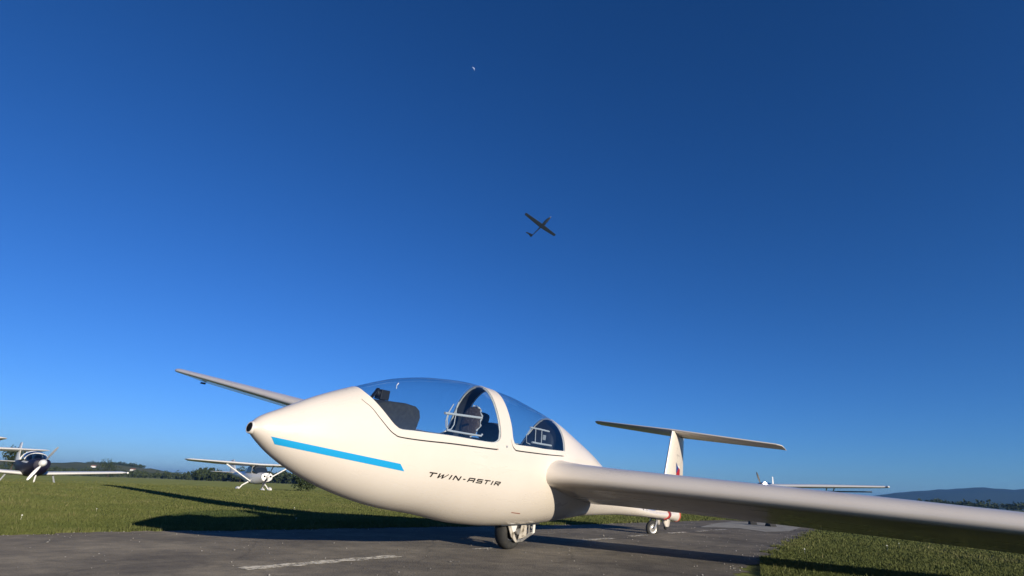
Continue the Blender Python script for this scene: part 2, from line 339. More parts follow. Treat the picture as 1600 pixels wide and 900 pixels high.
def pchip(xs, ys, x):
    h = np.diff(xs); d = np.diff(ys) / h; m = np.zeros(len(xs))
    for i in range(1, len(xs) - 1):
        if d[i-1] * d[i] > 0:
            w1 = 2 * h[i] + h[i-1]; w2 = h[i] + 2 * h[i-1]; m[i] = (w1 + w2) / (w1 / d[i-1] + w2 / d[i])
    m[0] = d[0]; m[-1] = d[-1]
    x = np.clip(x, xs[0], xs[-1]); i = np.clip(np.searchsorted(xs, x) - 1, 0, len(xs) - 2); t = (x - xs[i]) / h[i]
    return (2*t**3-3*t**2+1)*ys[i]+(t**3-2*t**2+t)*h[i]*m[i]+(-2*t**3+3*t**2)*ys[i+1]+(t**3-t**2)*h[i]*m[i+1]
def surf(x, th):
    """th 0 = port side, pi/2 = top, pi = starboard"""
    x = np.asarray(x, float); th = np.asarray(th, float)
    w_ = pchip(XS, FW_, x); t = pchip(XS, FT, x); b = pchip(XS, FB, x); m = b + (t - b) * pchip(XS, MID, x)
    c, s = np.cos(th), np.sin(th)
    return np.stack([x + 0 * th, -w_ * c, np.where(s > 0, m + (t - m) * s, m + (m - b) * s)], -1)
def surfn(x, th):
    x = np.asarray(x, float); th = np.asarray(th, float); e = 2e-3
    a = surf(x + .03, th) - surf(x - .03, th); b = surf(x, th + e) - surf(x, th - e); n = np.cross(b, a)
    n /= np.maximum(np.linalg.norm(n, axis=-1, keepdims=True), 1e-12)
    P = surf(x, th); out = P - np.stack([P[..., 0], 0 * P[..., 1], (surf(x, np.full_like(th, PI/2))[..., 2] + surf(x, np.full_like(th, -PI/2))[..., 2]) / 2], -1)
    s = np.sign((n * out).sum(-1, keepdims=True)); s[s == 0] = 1
    return n * s
def side(x, z, off=.0015, port=True):
    """point of the port skin at station x and height z, lifted off the skin"""
    x = np.asarray(x, float); z = np.asarray(z, float)
    t = pchip(XS, FT, x); b = pchip(XS, FB, x); m = b + (t - b) * pchip(XS, MID, x)
    s = np.where(z > m, (z - m) / (t - m), (z - m) / (m - b)); th = np.arcsin(np.clip(s, -1, 1)); th = th if port else PI - th
    return surf(x, th) + surfn(x, th) * off

G = empty('glider', (0, 0, 0), 'large white two-seat glider with blue nose stripe and clear canopy standing on the taxiway', 'glider', rx=0.14787)

XA, XB = -2.6, 0.8
NT_ = 48
def grid(x0, x1, nx, t0, t1, nt_, name, m, parent, power=1):
    xs = x0 + (x1 - x0) * (np.linspace(0, 1, nx) ** power); ts = np.linspace(t0, t1, nt_)
    X, T = np.meshgrid(xs, ts, indexing='ij'); P = surf(X, T).reshape(-1, 3); N = surfn(X, T).reshape(-1, 3)
    f = [(i * nt_ + j, (i + 1) * nt_ + j, (i + 1) * nt_ + j + 1, i * nt_ + j + 1) for i in range(nx - 1) for j in range(nt_ - 1)]
    q = f[len(f) // 2]; fn = np.cross(P[q[1]] - P[q[0]], P[q[2]] - P[q[0]])
    if fn @ N[q[0]] < 0: f = [t[::-1] for t in f]
    return P, N, f
def catmull(pts, step=.012):
    """smooth resampled polyline through (x, th) points"""
    pts = [np.array(p, float) for p in pts]; P = [2 * pts[0] - pts[1]] + pts + [2 * pts[-1] - pts[-2]]; out = []
    for i in range(1, len(P) - 2):
        L = np.hypot(P[i+1][0] - P[i][0], .35 * (P[i+1][1] - P[i][1])); k = max(1, int(L / step))
        for j in range(k):
            t = j / k
            out.append(.5 * ((2 * P[i]) + (-P[i-1] + P[i+1]) * t + (2 * P[i-1] - 5 * P[i] + 4 * P[i+1] - P[i+2]) * t * t + (-P[i-1] + 3 * P[i] - 3 * P[i+1] + P[i+2]) * t ** 3))
    out.append(pts[-1]); return np.array(out)
def mirror(path):  # port half path front-top .. rear-top -> closed polygon
    q = path.copy(); q[:, 1] = PI - q[:, 1]; return np.concatenate([path, q[::-1][1:-1]])
g1 = catmull([(-2.315, PI/2), (-2.298, 1.204), (-2.266, 1.004), (-2.224, .82), (-2.17, .643), (-2.113, .499), (-2.068, .426), (-2.02, .390), (-1.902, .378), (-1.642, .352), (-1.239, .344), (-.998, .352), (-.906, .372), (-.853, .42), (-.836, .487), (-.842, .656), (-.853, .84), (-.86, 1.065), (-.862, 1.38), (-.862, PI/2)])
g2 = catmull([(-.70, PI/2), (-.695, 1.358), (-.684, 1.19), (-.675, .954), (-.664, .782), (-.651, .621), (-.645, .487), (-.625, .425), (-.58, .398), (-.259, .424), (.0, .445), (.372, .498), (.414, .532), (.441, .716), (.455, .973), (.45, 1.239), (.45, PI/2)])
f1 = catmull([(-2.39, PI/2), (-2.37, 1.20), (-2.335, .95), (-2.279, .769), (-2.219, .573), (-2.146, .405), (-2.086, .322), (-2.007, .285), (-1.692, .258), (-1.343, .261), (-.936, .284), (-.873, .305), (-.825, .37), (-.805, .487), (-.81, .656), (-.82, .84), (-.828, 1.065), (-.83, 1.38), (-.83, PI/2)])
f2 = catmull([(-.733, PI/2), (-.728, 1.358), (-.717, 1.19), (-.708, .954), (-.697, .782), (-.684, .621), (-.68, .487), (-.659, .386), (-.616, .338), (-.535, .329), (-.064, .363), (.375, .412), (.455, .44), (.478, .53), (.49, .716), (.50, .973), (.50, 1.239), (.50, PI/2)])
def stripline(path, lo, hi, hw=.0028):
    """closed thin polygon along the part of a path with lo<=index fraction<=hi"""
    n = len(path); p = path[int(lo * n):int(hi * n)]; q = p * [1, .35]; t = np.gradient(q, axis=0); t /= np.linalg.norm(t, axis=1, keepdims=True)
    nn = np.stack([-t[:, 1], t[:, 0]], 1) * hw; a = (q + nn) / [1, .35]; b = (q - nn) / [1, .35]
    return np.concatenate([a, b[::-1]])
def idx_frac(path, cond): 
    k = [i for i, p in enumerate(path) if cond(p)]; return k[0] / len(path), k[-1] / len(path)
lo1 = idx_frac(f1, lambda p: p[1] < 1.0 and p[0] < -.86); lo2 = idx_frac(f2, lambda p: p[1] < .45 and p[0] < .40)
slits = [stripline(f1, *lo1), stripline(f2, *lo2)]
slits += [np.stack([s[:, 0], PI - s[:, 1]], 1)[::-1] for s in slits]
G1, G2, F1, F2 = map(mirror, (g1, g2, f1, f2))
polys = [G1, G2, F1, F2] + slits
def inpoly(P, poly):
    x, y = P[:, 0], P[:, 1]; r = np.zeros(len(P), bool); a = poly; b = np.roll(poly, -1, 0)
    for (x0, y0), (x1, y1) in zip(a, b):
        c = ((y0 > y) != (y1 > y)); 
        if y0 != y1: r ^= c & (x < (x1 - x0) * (y - y0) / (y1 - y0) + x0)
    return r
gx = np.linspace(XA, XB, 96); gt = np.linspace(0, PI, NT_ + 1)
GXX, GTT = np.meshgrid(gx, gt, indexing='ij'); base = np.stack([GXX.ravel(), GTT.ravel()], 1)
bd = np.concatenate(polys); keep = np.ones(len(base), bool)
for k in range(0, len(base), 400):
    d = np.hypot(base[k:k+400, None, 0] - bd[None, :, 0], .35 * (base[k:k+400, None, 1] - bd[None, :, 1])).min(1); keep[k:k+400] = d > .011
inner = (base[:, 0] > XA + .01) & (base[:, 0] < XB - .01) & (base[:, 1] > .01) & (base[:, 1] < PI - .01)
base = base[keep | ~inner]
V2 = [Vector((p[0], p[1] * .35)) for p in base]; E2 = []
for pl in polys:
    s = len(V2); V2 += [Vector((p[0], p[1] * .35)) for p in pl]; E2 += [(s + i, s + (i + 1) % len(pl)) for i in range(len(pl))]
ov, oe, of, *_r = delaunay_2d_cdt(V2, E2, [], 0, 1e-6)
PV = np.array([(v.x, v.y / .35) for v in ov]); FC = np.array([list(f) for f in of]); cen = PV[FC].mean(1)
inG = inpoly(cen, G1) | inpoly(cen, G2); inG1 = inpoly(cen, G1); inS = np.zeros(len(cen), bool)
for s in slits: inS |= inpoly(cen, s)
inF1 = inpoly(cen, F1) & ~inG & ~inS; inF2 = inpoly(cen, F2) & ~inG & ~inS
body = ~(inG | inS | inF1 | inF2)
def sub(faces, off=0.0, flip=False):
    u, inv = np.unique(faces.ravel(), return_inverse=True); f = inv.reshape(faces.shape); P = PV[u]
    n = surfn(P[:, 0], P[:, 1]); p = surf(P[:, 0], P[:, 1]) + n * off
    a, b, c = p[f[:, 0]], p[f[:, 1]], p[f[:, 2]]; fn = np.cross(b - a, c - a); bad = (fn * n[f[:, 0]]).sum(1) < 0; f[bad] = f[bad][:, ::-1]
    if flip: f = f[:, ::-1]; n = -n
    return p, n, f
# fuselage: nose grid + cockpit top (triangulated) + cockpit bottom grid + tail grid
def join(parts):
    P = []; N = []; F_ = []; k = 0
    for p, n, f in parts:
        P += list(p); N += list(n); F_ += [tuple(int(i) + k for i in q) for q in f]; k += len(p)
    return P, N, F_
def rimstrip(faces, depth=.016):
    """white return edge along the hole borders of a face set"""
    from collections import Counter
    c = Counter(); 
    for f in faces:
        for a, b in ((f[0], f[1]), (f[1], f[2]), (f[2], f[0])): c[(min(a, b), max(a, b))] += 1
    eds = [e for e, k in c.items() if k == 1 and not (PV[e[0]][0] in (XA, XB) and PV[e[1]][0] in (XA, XB)) and not (PV[e[0]][1] < 1e-6 and PV[e[1]][1] < 1e-6) and not (PV[e[0]][1] > PI - 1e-6 and PV[e[1]][1] > PI - 1e-6)]
    P = []; N = []; F_ = []
    for a, b in eds:
        q = PV[[a, b]]; n = surfn(q[:, 0], q[:, 1]); o = surf(q[:, 0], q[:, 1]); i = o - n * depth; k = len(P)
        P += [o[0], o[1], i[1], i[0]]; fn = np.cross(o[1] - o[0], i[1] - o[0]); fn /= max(np.linalg.norm(fn), 1e-9); N += [fn] * 4; F_.append((k, k + 1, k + 2, k + 3))
    return P, N, F_
nose = grid(-3.03, XA, 26, -PI, PI, 2 * NT_ + 1, '', None, None, 1.6)
low = grid(XA, XB, 96, -PI, 0, NT_ + 1, '', None, None)
aft = grid(XB, 5.02, 90, -PI, PI, 2 * NT_ + 1, '', None, None)
# end cap at the tail
capr = surf(np.full(2 * NT_, 5.02), np.linspace(-PI, PI, 2 * NT_ + 1)[:-1]); cap = (list(capr), [np.array([1., 0, 0])] * len(capr), [tuple(range(len(capr)))])
# wheel bay: leave an opening in the belly around the main wheel
P_, N_, F_ = low
F_ = [q for q in F_ if not (-.30 < np.mean([P_[i][0] for i in q]) < .36 and abs(np.mean([P_[i][1] for i in q])) < .105 and np.mean([P_[i][2] for i in q]) < .45)]
low = (P_, N_, F_)
P, N, F_ = join([nose, sub(FC[body]), rimstrip(FC[body]), low, aft, cap])
fus = mk('fuselage', P, F_, M['paint'], G, True, N)
for nm, sel in (('canopy_frame', inF1), ('canopy_frame', inF2)):
    P, N, F_ = join([sub(FC[sel]), rimstrip(FC[sel])]); fr = mk(nm, P, F_, M['paint'], G, True, N)
    gl = sub(FC[inG1] if nm and sel is inF1 else FC[inG & ~inG1], -.004)
    mk('canopy_glass', gl[0], gl[2], M['glass'], fr, True, gl[1])
# dark inner lining over everything that is not glass
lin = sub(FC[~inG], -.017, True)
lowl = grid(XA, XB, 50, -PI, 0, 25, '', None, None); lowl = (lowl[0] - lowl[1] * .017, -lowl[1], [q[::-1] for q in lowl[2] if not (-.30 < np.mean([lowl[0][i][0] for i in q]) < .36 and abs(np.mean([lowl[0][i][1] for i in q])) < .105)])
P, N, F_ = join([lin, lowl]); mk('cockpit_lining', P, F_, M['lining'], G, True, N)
# wheel bay box
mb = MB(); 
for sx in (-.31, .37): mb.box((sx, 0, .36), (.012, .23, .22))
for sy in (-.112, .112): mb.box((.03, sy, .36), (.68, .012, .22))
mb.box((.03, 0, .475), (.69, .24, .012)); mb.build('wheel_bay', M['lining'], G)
# bulkheads
def bulk(x, zc, m, name, sc=.97, xt=None):
    ts = np.linspace(-PI, PI, 49)[:-1]; xx = np.full(48, x); P = surf(xx, ts) - surfn(xx, ts) * .018
    if xt is not None: P[:, 0] += (P[:, 2] - zc) * xt
    v = list(P) + list(P + [.02, 0, 0]); n = 48
    return mk(name, v, [tuple(range(n)), tuple(range(2*n-1, n-1, -1))] + [(i, i+n, (i+1) % n + n, (i+1) % n) for i in range(n)], m, G, False)
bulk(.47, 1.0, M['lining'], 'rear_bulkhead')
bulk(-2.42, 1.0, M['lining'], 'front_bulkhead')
# nose air intake: thin rim and a black disc painted in for the shade of the hole
MB().lathe((-3.03, 0, .8735), (1, 0, -.12), [(-.002, .029), (-.005, .031), (-.004, .0355), (.004, .038), (.03, .038)], 28).build('nose_intake_ring', M['paint_rim'], G, True)
MB().lathe((-3.03, 0, .8735), (1, 0, -.12), [(-.0065, .004), (-.0062, .021), (-.0056, .0275), (.01, .0275)], 28).build('nose_intake', M['black'], G, True)
# blue stripe both sides
for port in (True, False):
    v = []; K = 40; J = 4
    for i in range(K + 1):
        for j in range(J + 1):
            a = i / K; b = j / J
            xt = -2.931 + a * (-2.0 + 2.931); ztp = .839 + a * (.761 - .839); xb = -2.893 + a * (-1.948 + 2.893); zb = .795 + a * (.711 - .795)
            v.append(side(xt + (xb - xt) * b, ztp + (zb - ztp) * b, .0018, port))
    mk('side_stripe', v, [(i*(J+1)+j, i*(J+1)+j+1, (i+1)*(J+1)+j+1, (i+1)*(J+1)+j) for i in range(K) for j in range(J)], M['blue'], G)
# lettering on the skin
GL = {'T': (1, [((-.05, .88), (1.0, .88)), ((.42, .8), (.42, 0))]),
      'W': (1.35, [((.08, 1), (.16, 0)), ((.16, .0), (.62, .85)), ((.62, .85), (.72, 0)), ((.72, 0), (1.3, 1))]),
      'I': (.35, [((.15, 1), (.15, 0))]),
      'N': (1.05, [((.08, 0), (.08, 1)), ((.08, .95), (.9, .05)), ((.9, 0), (.9, 1))]),
      '-': (.6, [((.1, .45), (.45, .45))]),
      'A': (1.1, [((.08, 0), (.08, .95)), ((.05, .88), (.95, .88)), ((.95, .95), (.95, 0)), ((.1, .42), (.9, .42))]),
      'S': (1.0, [((.05, .88), (.95, .88)), ((.08, .95), (.08, .5)), ((.05, .5), (.92, .5)), ((.9, .5), (.9, .05)), ((0, .1), (.95, .1))]),
      'R': (1.05, [((.08, 0), (.08, .95)), ((.05, .88), (.95, .88)), ((.93, .95), (.93, .48)), ((.1, .45), (.93, .45)), ((.5, .45), (.92, 0))]),
      'V': (1.0, [((.05, 1), (.35, 0)), ((.35, 0), (.9, 1))]),
      'O': (1.0, [((.08, 0), (.08, 1)), ((.0, .9), (.95, .9)), ((.9, 1), (.9, 0)), ((0, .1), (.95, .1))])}
def lettering(text, x0, z0, x1, z1, hgt, slant, m, name, wd=.17, port=True):
    tot = sum(GL[c][0] for c in text) + .28 * (len(text) - 1); sc = (x1 - x0) / tot; cx = 0; v = []; f = []
    for ch in text:
        wch, st = GL[ch]; v = []; f = []
        for (ax, ay), (bx, by) in st:
            A = np.array([ax * sc, ay * hgt]); B = np.array([bx * sc, by * hgt]); d = B - A; L = np.hypot(*d); d /= L; nn = np.array([-d[1], d[0]])
            hw = wd * (hgt * .62 if abs(d[0]) > .7 else hgt * .80) * .5 * (1.0 if abs(d[0]) > .7 else 1.35)
            K = max(2, int(L / .012)); s = len(v)
            for k in range(K + 1):
                for q in (-1, 1):
                    p = A + d * L * k / K + nn * hw * q; X = x0 + cx * sc + p[0] + slant * p[1]; Z = z0 + (z1 - z0) * (X - x0) / (x1 - x0) + p[1]
                    v.append(side(X, Z, .002, port))
            f += [(s + 2*k, s + 2*k + 1, s + 2*k + 3, s + 2*k + 2) for k in range(K)]
        cx += wch + .28
        mk(name, v, f, m, G)
lettering('TWIN-ASTIR', -1.712, .687, -.80, .648, .036, .55, M['black'], 'letter', wd=.40)
lettering('VI', 3.16, .385, 3.42, .365, .05, .2, M['black'], 'registration_letter', wd=.22)
# small red dash and canopy latch screw
v = [side(-.425 + .162 * k / 6, .408 - .013 * k / 6 + q * .0035, .002) for k in range(7) for q in (-1, 1)]
mk('release_mark', v, [(2*k, 2*k+1, 2*k+3, 2*k+2) for k in range(6)], mat('brown_red_mark', (.30, .08, .05), .6), G)
p = side(-.75, .987, .0)
MB().lathe(p, (0, -1, .25), [(-.004, .011), (.003, .011), (.004, .004)], 14).build('latch_screw', M['metal'], G, True)

# cockpit furniture
mb = MB(); prof = [(-2.3, .9), (-2.3, 1.13), (-2.12, 1.185), (-1.92, 1.195), (-1.80, 1.185), (-1.755, 1.16), (-1.735, 1.11), (-1.75, 1.04), (-1.79, .9)]
rg = []
for y in (-.17, -.155, .155, .17):
    s = .96 if abs(y) > .16 else 1; rg.append([(-2.0 + (x + 2.0) * s, y, 1.0 + (z - 1.0) * s) for x, z in prof])
loft('instrument_panel', rg, M['fabric'], G, True)
mb = MB(); mb.box((-2.03, 0, 1.23), (.085, .075, .075)); mb.lathe((-2.075, 0, 1.235), (1, 0, 0), [(-.02, .022), (0, .026), (.01, .026)], 14); mb.box((-2.02, 0, 1.19), (.04, .03, .03)); mb.build('cockpit_compass', M['plastic'], G, bevel=.004)
MB().box((-2.12, -.01, 1.225), (.008, .03, .11), Matrix.Rotation(math.radians(32), 3, 'Y')).build('compass_card', M['plastic'], G)
def pad(name, c, d, rot, m, p=3.0):
    """soft rounded cushion"""
    bm = bmesh.new(); bmesh.ops.create_uvsphere(bm, u_segments=20, v_segments=14, radius=1)
    for v_ in bm.verts:
        q = v_.co; k = (abs(q.x) ** p + abs(q.y) ** p + abs(q.z) ** p) ** (-1 / p); v_.co = rot @ Vector((q.x * k * d[0] / 2, q.y * k * d[1] / 2, q.z * k * d[2] / 2)) + Vector(c)
    me = bpy.data.meshes.new(name); bm.to_mesh(me); bm.free(); me.materials.append(m); me.polygons.foreach_set('use_smooth', [True] * len(me.polygons))
    o = bpy.data.objects.new(name, me); COL.objects.link(o); o.parent = G; return o
RY = lambda a: Matrix.Rotation(math.radians(a), 3, 'Y')
pad('seat_back', (-.90, 0, 1.155), (.06, .23, .29), RY(12), M['brown'], 2.4)
# crinkled pale trim round the seat back edge
pts = [(-.90 + .012 * math.sin(5 * k) + (.14 * math.sin(a)) * .2, .118 * math.cos(a) * -1, 1.155 + .15 * math.sin(a)) for k, a in enumerate(np.linspace(-1.2, 1.75, 26))]
MB().tube(pts, [.006 + .004 * math.sin(k * 2.3) for k in range(len(pts))], 6).build('seat_back_trim', M['tube'], G, True)
pad('head_rest', (-.72, .03, 1.205), (.10, .16, .11), RY(8), M['plastic'], 4)
pad('rear_panel_hood', (-.50, 0, 1.08), (.30, .34, .20), RY(10), M['fabric'], 2.6)
pad('seat_cushion', (-1.35, 0, .78), (.7, .42, .14), RY(-8), M['fabric'], 3)
pad('seat_cushion', (-.05, 0, .80), (.6, .42, .14), RY(-8), M['fabric'], 3)
pad('seat_back', (.32, 0, 1.0), (.09, .36, .42), RY(14), M['lining'], 3)
MB().tube([(-1.5, -.2, 1.178), (-1.25, -.2, 1.188), (-1.0, -.2, 1.198)], .011).build('canopy_brace', M['tube'], G, True)
MB().tube([(-1.44, -.2, 1.045), (-1.2, -.2, 1.043), (-.97, -.2, 1.043), (-.955, -.2, 1.06)], .009).build('canopy_brace', M['tube'], G, True)
lp = [(-1.35, -.2, 1.29), (-1.365, -.2, 1.25), (-1.36, -.2, 1.18), (-1.36, -.2, 1.10), (-1.385, -.2, 1.06), (-1.42, -.2, 1.05), (-1.455, -.2, 1.07), (-1.47, -.2, 1.12), (-1.46, -.2, 1.18), (-1.43, -.2, 1.23), (-1.41, -.2, 1.265)]
MB().tube(lp, .0045, 7).build('vent_cable', M['tube'], G, True)
MB().tube([(-1.44, -.19, 1.2), (-1.445, -.19, 1.13), (-1.42, -.19, 1.06)], .005, 7).build('vent_cable', M['tube'], G, True)
MB().tube([(-.19, -.2, 1.203), (0, -.2, 1.203), (.18, -.2, 1.2)], .009).build('canopy_brace', M['tube'], G, True)
MB().tube([(-.12, -.2, 1.062), (.05, -.2, 1.06), (.26, -.2, 1.06)], .010).build('canopy_brace', M['tube'], G, True)
for xx in (-.075, .045): MB().tube([(xx - .01, -.2, 1.2), (xx + .012, -.2, 1.07)], .005, 6).build('brace_upright', M['tube'], G, True)
MB().box((-.015, -.185, 1.13), (.10, .02, .125)).build('radio_box', M['black'], G)
MB().box((.115, -.19, 1.13), (.055, .01, .05)).build('placard', M['grey'], G)
MB().tube([(-.18, -.2, 1.19), (-.24, -.2, 1.12), (-.22, -.2, 1.05), (-.15, -.2, 1.04)], .004, 6).build('vent_cable', M['tube'], G, True)
# small clear vent catch on top of the front canopy
p = surf(np.array([-1.98]), np.array([1.25]))[0]; MB().tube([p + [0, 0, .002], p + [-.02, -.006, -.02], p + [-.02, -.01, -.045]], .003, 6).build('canopy_vent', M['flagwhite'], G, True)

# white sealing strips round both glazed openings
for pth, nm_ in ((g1, 'canopy_seal'), (g2, 'canopy_seal')):
    for port in (True, False):
        q = pth[4:-4:3].copy(); 
        if not port: q[:, 1] = PI - q[:, 1]
        MB().tube(list(surf(q[:, 0], q[:, 1]) - surfn(q[:, 0], q[:, 1]) * .017), .0065, 6).build(nm_, M['paint_rim'], G, True)

# wings
INC = math.radians(12.6); WA = (math.cos(INC), 0, -math.sin(INC)); WB = (math.sin(INC), 0, math.cos(INC))
def wsec(Y, sd, c=None, t=None, dx=0, dz=0):
    cc = 1.3 - (Y - .36) * .65 / 8.4 if c is None else c; tt = (.185 - .05 * Y / 8.75) if t is None else t
    return ((.0145 * (Y - .36) + dx, sd * Y, .775 + .067 * (Y - .36) + dz + .022 * math.sin(min(Y, 8.7) / 8.7 * PI) + .012), cc, tt * 1.24, WA, WB)
for sd in (-1, 1):
    secs = [wsec(.10, sd, 1.40, .23, -.03), wsec(.30, sd, 1.38, .215, -.02), wsec(.42, sd, 1.335, .20, -.008), wsec(.6, sd, 1.30, .188)] + [wsec(Y, sd) for Y in (1.0, 2, 3, 4, 5.0)]
    wing = surface('wing', secs, M['paint'], G, .036, n=22)
    out = [wsec(Y, sd) for Y in (5.0, 6, 7, 8, 8.45, 8.55)]; e = wsec(8.66, sd, .55, .10, .07); e2 = wsec(8.74, sd, .36, .05, .2)
    surface('outer_wing', [o_ for o_ in out] + [e, e2], M['paint'], wing, .036, 0, .775, n=18)
    surface('aileron', [(o_[0], o_[1], o_[2], WA, WB) for o_ in out[:5]], M['paint'], wing, .036, .785, 1.0, n=6)
    # airbrake cap and control horn below the wing
    (le, c, t, A, B) = wsec(3.3, sd); q0 = Vector(le) + Vector(A) * c * .42 + Vector(B) * (c * .125); (le2, c2, t2, A, B) = wsec(4.7, sd); q1 = Vector(le2) + Vector(A) * c2 * .42 + Vector(B) * (c2 * .120)
    MB().tube([q0, q1], .006, 6).build('airbrake_cap', M['grey'], wing)
    (le, c, t, A, B) = wsec(8.36, sd); q = Vector(le) + Vector(A) * c * .8 - Vector(B) * .035
    MB().box(q, (.10, .012, .035)).build('control_horn', M['steel'], wing)
# tailplane
TA = (math.cos(math.radians(9)), 0, -math.sin(math.radians(9))); TB = (math.sin(math.radians(9)), 0, math.cos(math.radians(9)))
def tsec(Y, x, z, c, t=.11): return ((x, Y, z), c, t, TA, TB)
ts_ = [tsec(-1.69, 4.90, 1.60, .20, .05), tsec(-1.66, 4.80, 1.632, .31, .09), tsec(-1.58, 4.755, 1.640, .36), tsec(-.8, 4.65, 1.644, .47), tsec(0, 4.54, 1.65, .58, .115), tsec(.8, 4.67, 1.653, .465), tsec(1.55, 4.79, 1.657, .35), tsec(1.63, 4.84, 1.65, .29, .09), tsec(1.66, 4.93, 1.63, .18, .05)]
tp = surface('tailplane', ts_, M['paint'], G, 0.0, 0, .74, n=14)
surface('elevator', ts_[1:-1], M['paint'], tp, 0.0, .755, 1.0, n=6)
# fin and rudder
def fsec(z, x, c, t=.12): return ((x, 0, z), c, t, (1, 0, 0), (0, 1, 0))
fn_ = surface('fin', [fsec(.30, 4.02, 1.2, .09), fsec(.42, 4.13, 1.14, .10), fsec(.60, 4.22, 1.05, .11), fsec(.9, 4.31, .93), fsec(1.3, 4.42, .76), fsec(1.63, 4.52, .62)], M['paint'], G, 0, 0, .77, n=14)
rd = surface('rudder', [fsec(.185, 4.10, .985, .10), fsec(.34, 4.12, 1.02, .10), fsec(.60, 4.22, 1.05, .11), fsec(.9, 4.31, .93), fsec(1.3, 4.42, .76), fsec(1.6, 4.51, .64)], M['paint'], fn_, 0, .785, 1.0, n=6)
tt_ = np.linspace(-PI, PI, 33)[:-1]; r0_ = surf(np.full(32, 5.0), tt_); c0_ = r0_.mean(0); rg_ = []
for dx_, k_ in ((-.015, 1.0), (-.012, 1.05), (.045, 1.04), (.06, .97)): rg_.append([tuple(c0_ + (p - c0_) * k_ + [dx_, 0, 0]) for p in r0_])
loft('rudder_trim_edge', rg_, M['orange'], fn_)
# flag and small print on the port side of the fin
def finp(x, z, off=.003):
    z0s = [.30, .42, .60, .9, 1.3, 1.63]; le = np.interp(z, z0s, [4.02, 4.13, 4.22, 4.31, 4.42, 4.52]); c = np.interp(z, z0s, [1.2, 1.14, 1.05, .93, .76, .62]); t = np.interp(z, z0s, [.09, .10, .11, .12, .12, .12]); q = (x - le) / c
    yt = 5 * t * (.2969 * math.sqrt(q) - .126 * q - .3516 * q * q + .2843 * q ** 3 - .1036 * q ** 4) * c
    return (x, -(yt + off), z)
def finquad(name, pts, m, off=.003):
    v = [finp(x, z, off) for x, z in pts]; return mk(name, v, [tuple(range(len(v)))], m, fn_, False)
finquad('flag_white_band', [(4.74, 1.09), (4.92, 1.06), (4.94, 1.035), (4.84, 1.05)], M['flagwhite'])
finquad('flag_red_band', [(4.80, 1.05), (4.95, 1.02), (4.96, .87), (4.72, .93)], M['flagred'])
finquad('flag_blue_wedge', [(4.70, 1.13), (4.84, 1.03), (4.72, .95)], M['flagblue'], .0035)
for k in range(4): finquad('fin_print', [(4.70 + .045 * k, 1.262 - .006 * k), (4.73 + .045 * k, 1.258 - .006 * k), (4.73 + .045 * k, 1.245 - .006 * k), (4.70 + .045 * k, 1.249 - .006 * k)], M['grey_letter'])
MB().tube([(4.53, 0, 1.46), (4.40, 0, 1.49)], .006, 8).build('pitot_tube', M['metal'], fn_, True)
# main wheel
wh = MB().lathe((0, 0, .19), (0, 1, 0), tyre_prof(.19, .135), 40).build('main_wheel', M['rubber'], G, True)
MB().lathe((0, 0, .19), (0, 1, 0), rim_prof(.19, .135), 30).build('rim', M['metal'], wh, True)
for sy in (-1, 1):
    y = sy * .092
    MB().plate([(-.17, y, .36), (-.11, y, .36), (-.10, y, .24), (-.01, y, .13), (.035, y, .085), (.0, y, .085), (-.09, y, .14), (-.165, y, .24)], .012, (0, 1, 0)).build('wheel_fork', M['dirty_white'], G, bevel=.003)
    MB().plate([(-.13, y * 1.08, .37), (-.02, y * 1.08, .37), (-.01, y * 1.08, .27), (-.04, y * 1.08, .19), (-.08, y * 1.08, .185), (-.14, y * 1.08, .26)], .010, (.25, 1, 0)).build('gear_door', M['white'], G, bevel=.003)
    MB().plate([(.06, y * 1.1, .27), (.12, y * 1.1, .30), (.16, y * 1.1, .22), (.17, y * 1.1, .135), (.03, y * 1.1, .115)], .012, (.2, 1, 0)).build('gear_door', M['dirty_white'], G, bevel=.003)
    MB().plate([(.03, y, .085), (.12, y, .088), (.25, y, .135), (.31, y, .15), (.30, y, .18), (.22, y, .165), (.12, y, .115), (.035, y, .11)], .014, (0, 1, 0)).build('swing_arm', M['metal'], G, bevel=.003)
    MB().plate([(.26, y * 1.15, .34), (.30, y * 1.15, .34), (.315, y * 1.15, .17), (.28, y * 1.15, .16)], .010, (0, 1, 0)).build('gear_door', M['white'], G)
MB().lathe((0, -.105, .19), (0, 1, 0), [(-.012, .012), (-.01, .028), (.02, .03), (.03, .02)], 16).build('axle_nut', M['metal'], G, True)
MB().lathe((0, -.078, .19), (0, 1, 0), [(-.004, .03), (-.004, .085), (.004, .085), (.004, .03)], 28).build('brake_disc', M['steel'], G, True)
for a, b, r in (((.05, -.085, .34), (.20, -.085, .27), .013), ((.20, -.09, .34), (.23, -.09, .16), .011), ((.02, -.10, .38), (.22, -.06, .22), .012), ((.05, -.09, .2), (.25, -.09, .33), .010), ((.12, -.04, .37), (.27, -.04, .24), .014), ((.26, -.10, .22), (.27, .10, .22), .012), ((.08, -.11, .33), (.28, -.11, .30), .006)):
    MB().tube([a, b], r, 8).build('gear_strut', M['metal'], G, True)
# tail skid wheel in its fairing
sk = surface('tail_skid_fairing', [((4.40, 0, .22), .36, .24, (1, 0, 0), (0, 1, 0)), ((4.44, 0, .15), .31, .26, (1, 0, 0), (0, 1, 0)), ((4.50, 0, .095), .23, .28, (1, 0, 0), (0, 1, 0))], M['paint'], G, 0, n=10)
MB().lathe((4.56, 0, .10), (0, 1, 0), tyre_prof(.055, .04), 20).build('tail_wheel', M['rubber'], G, True)

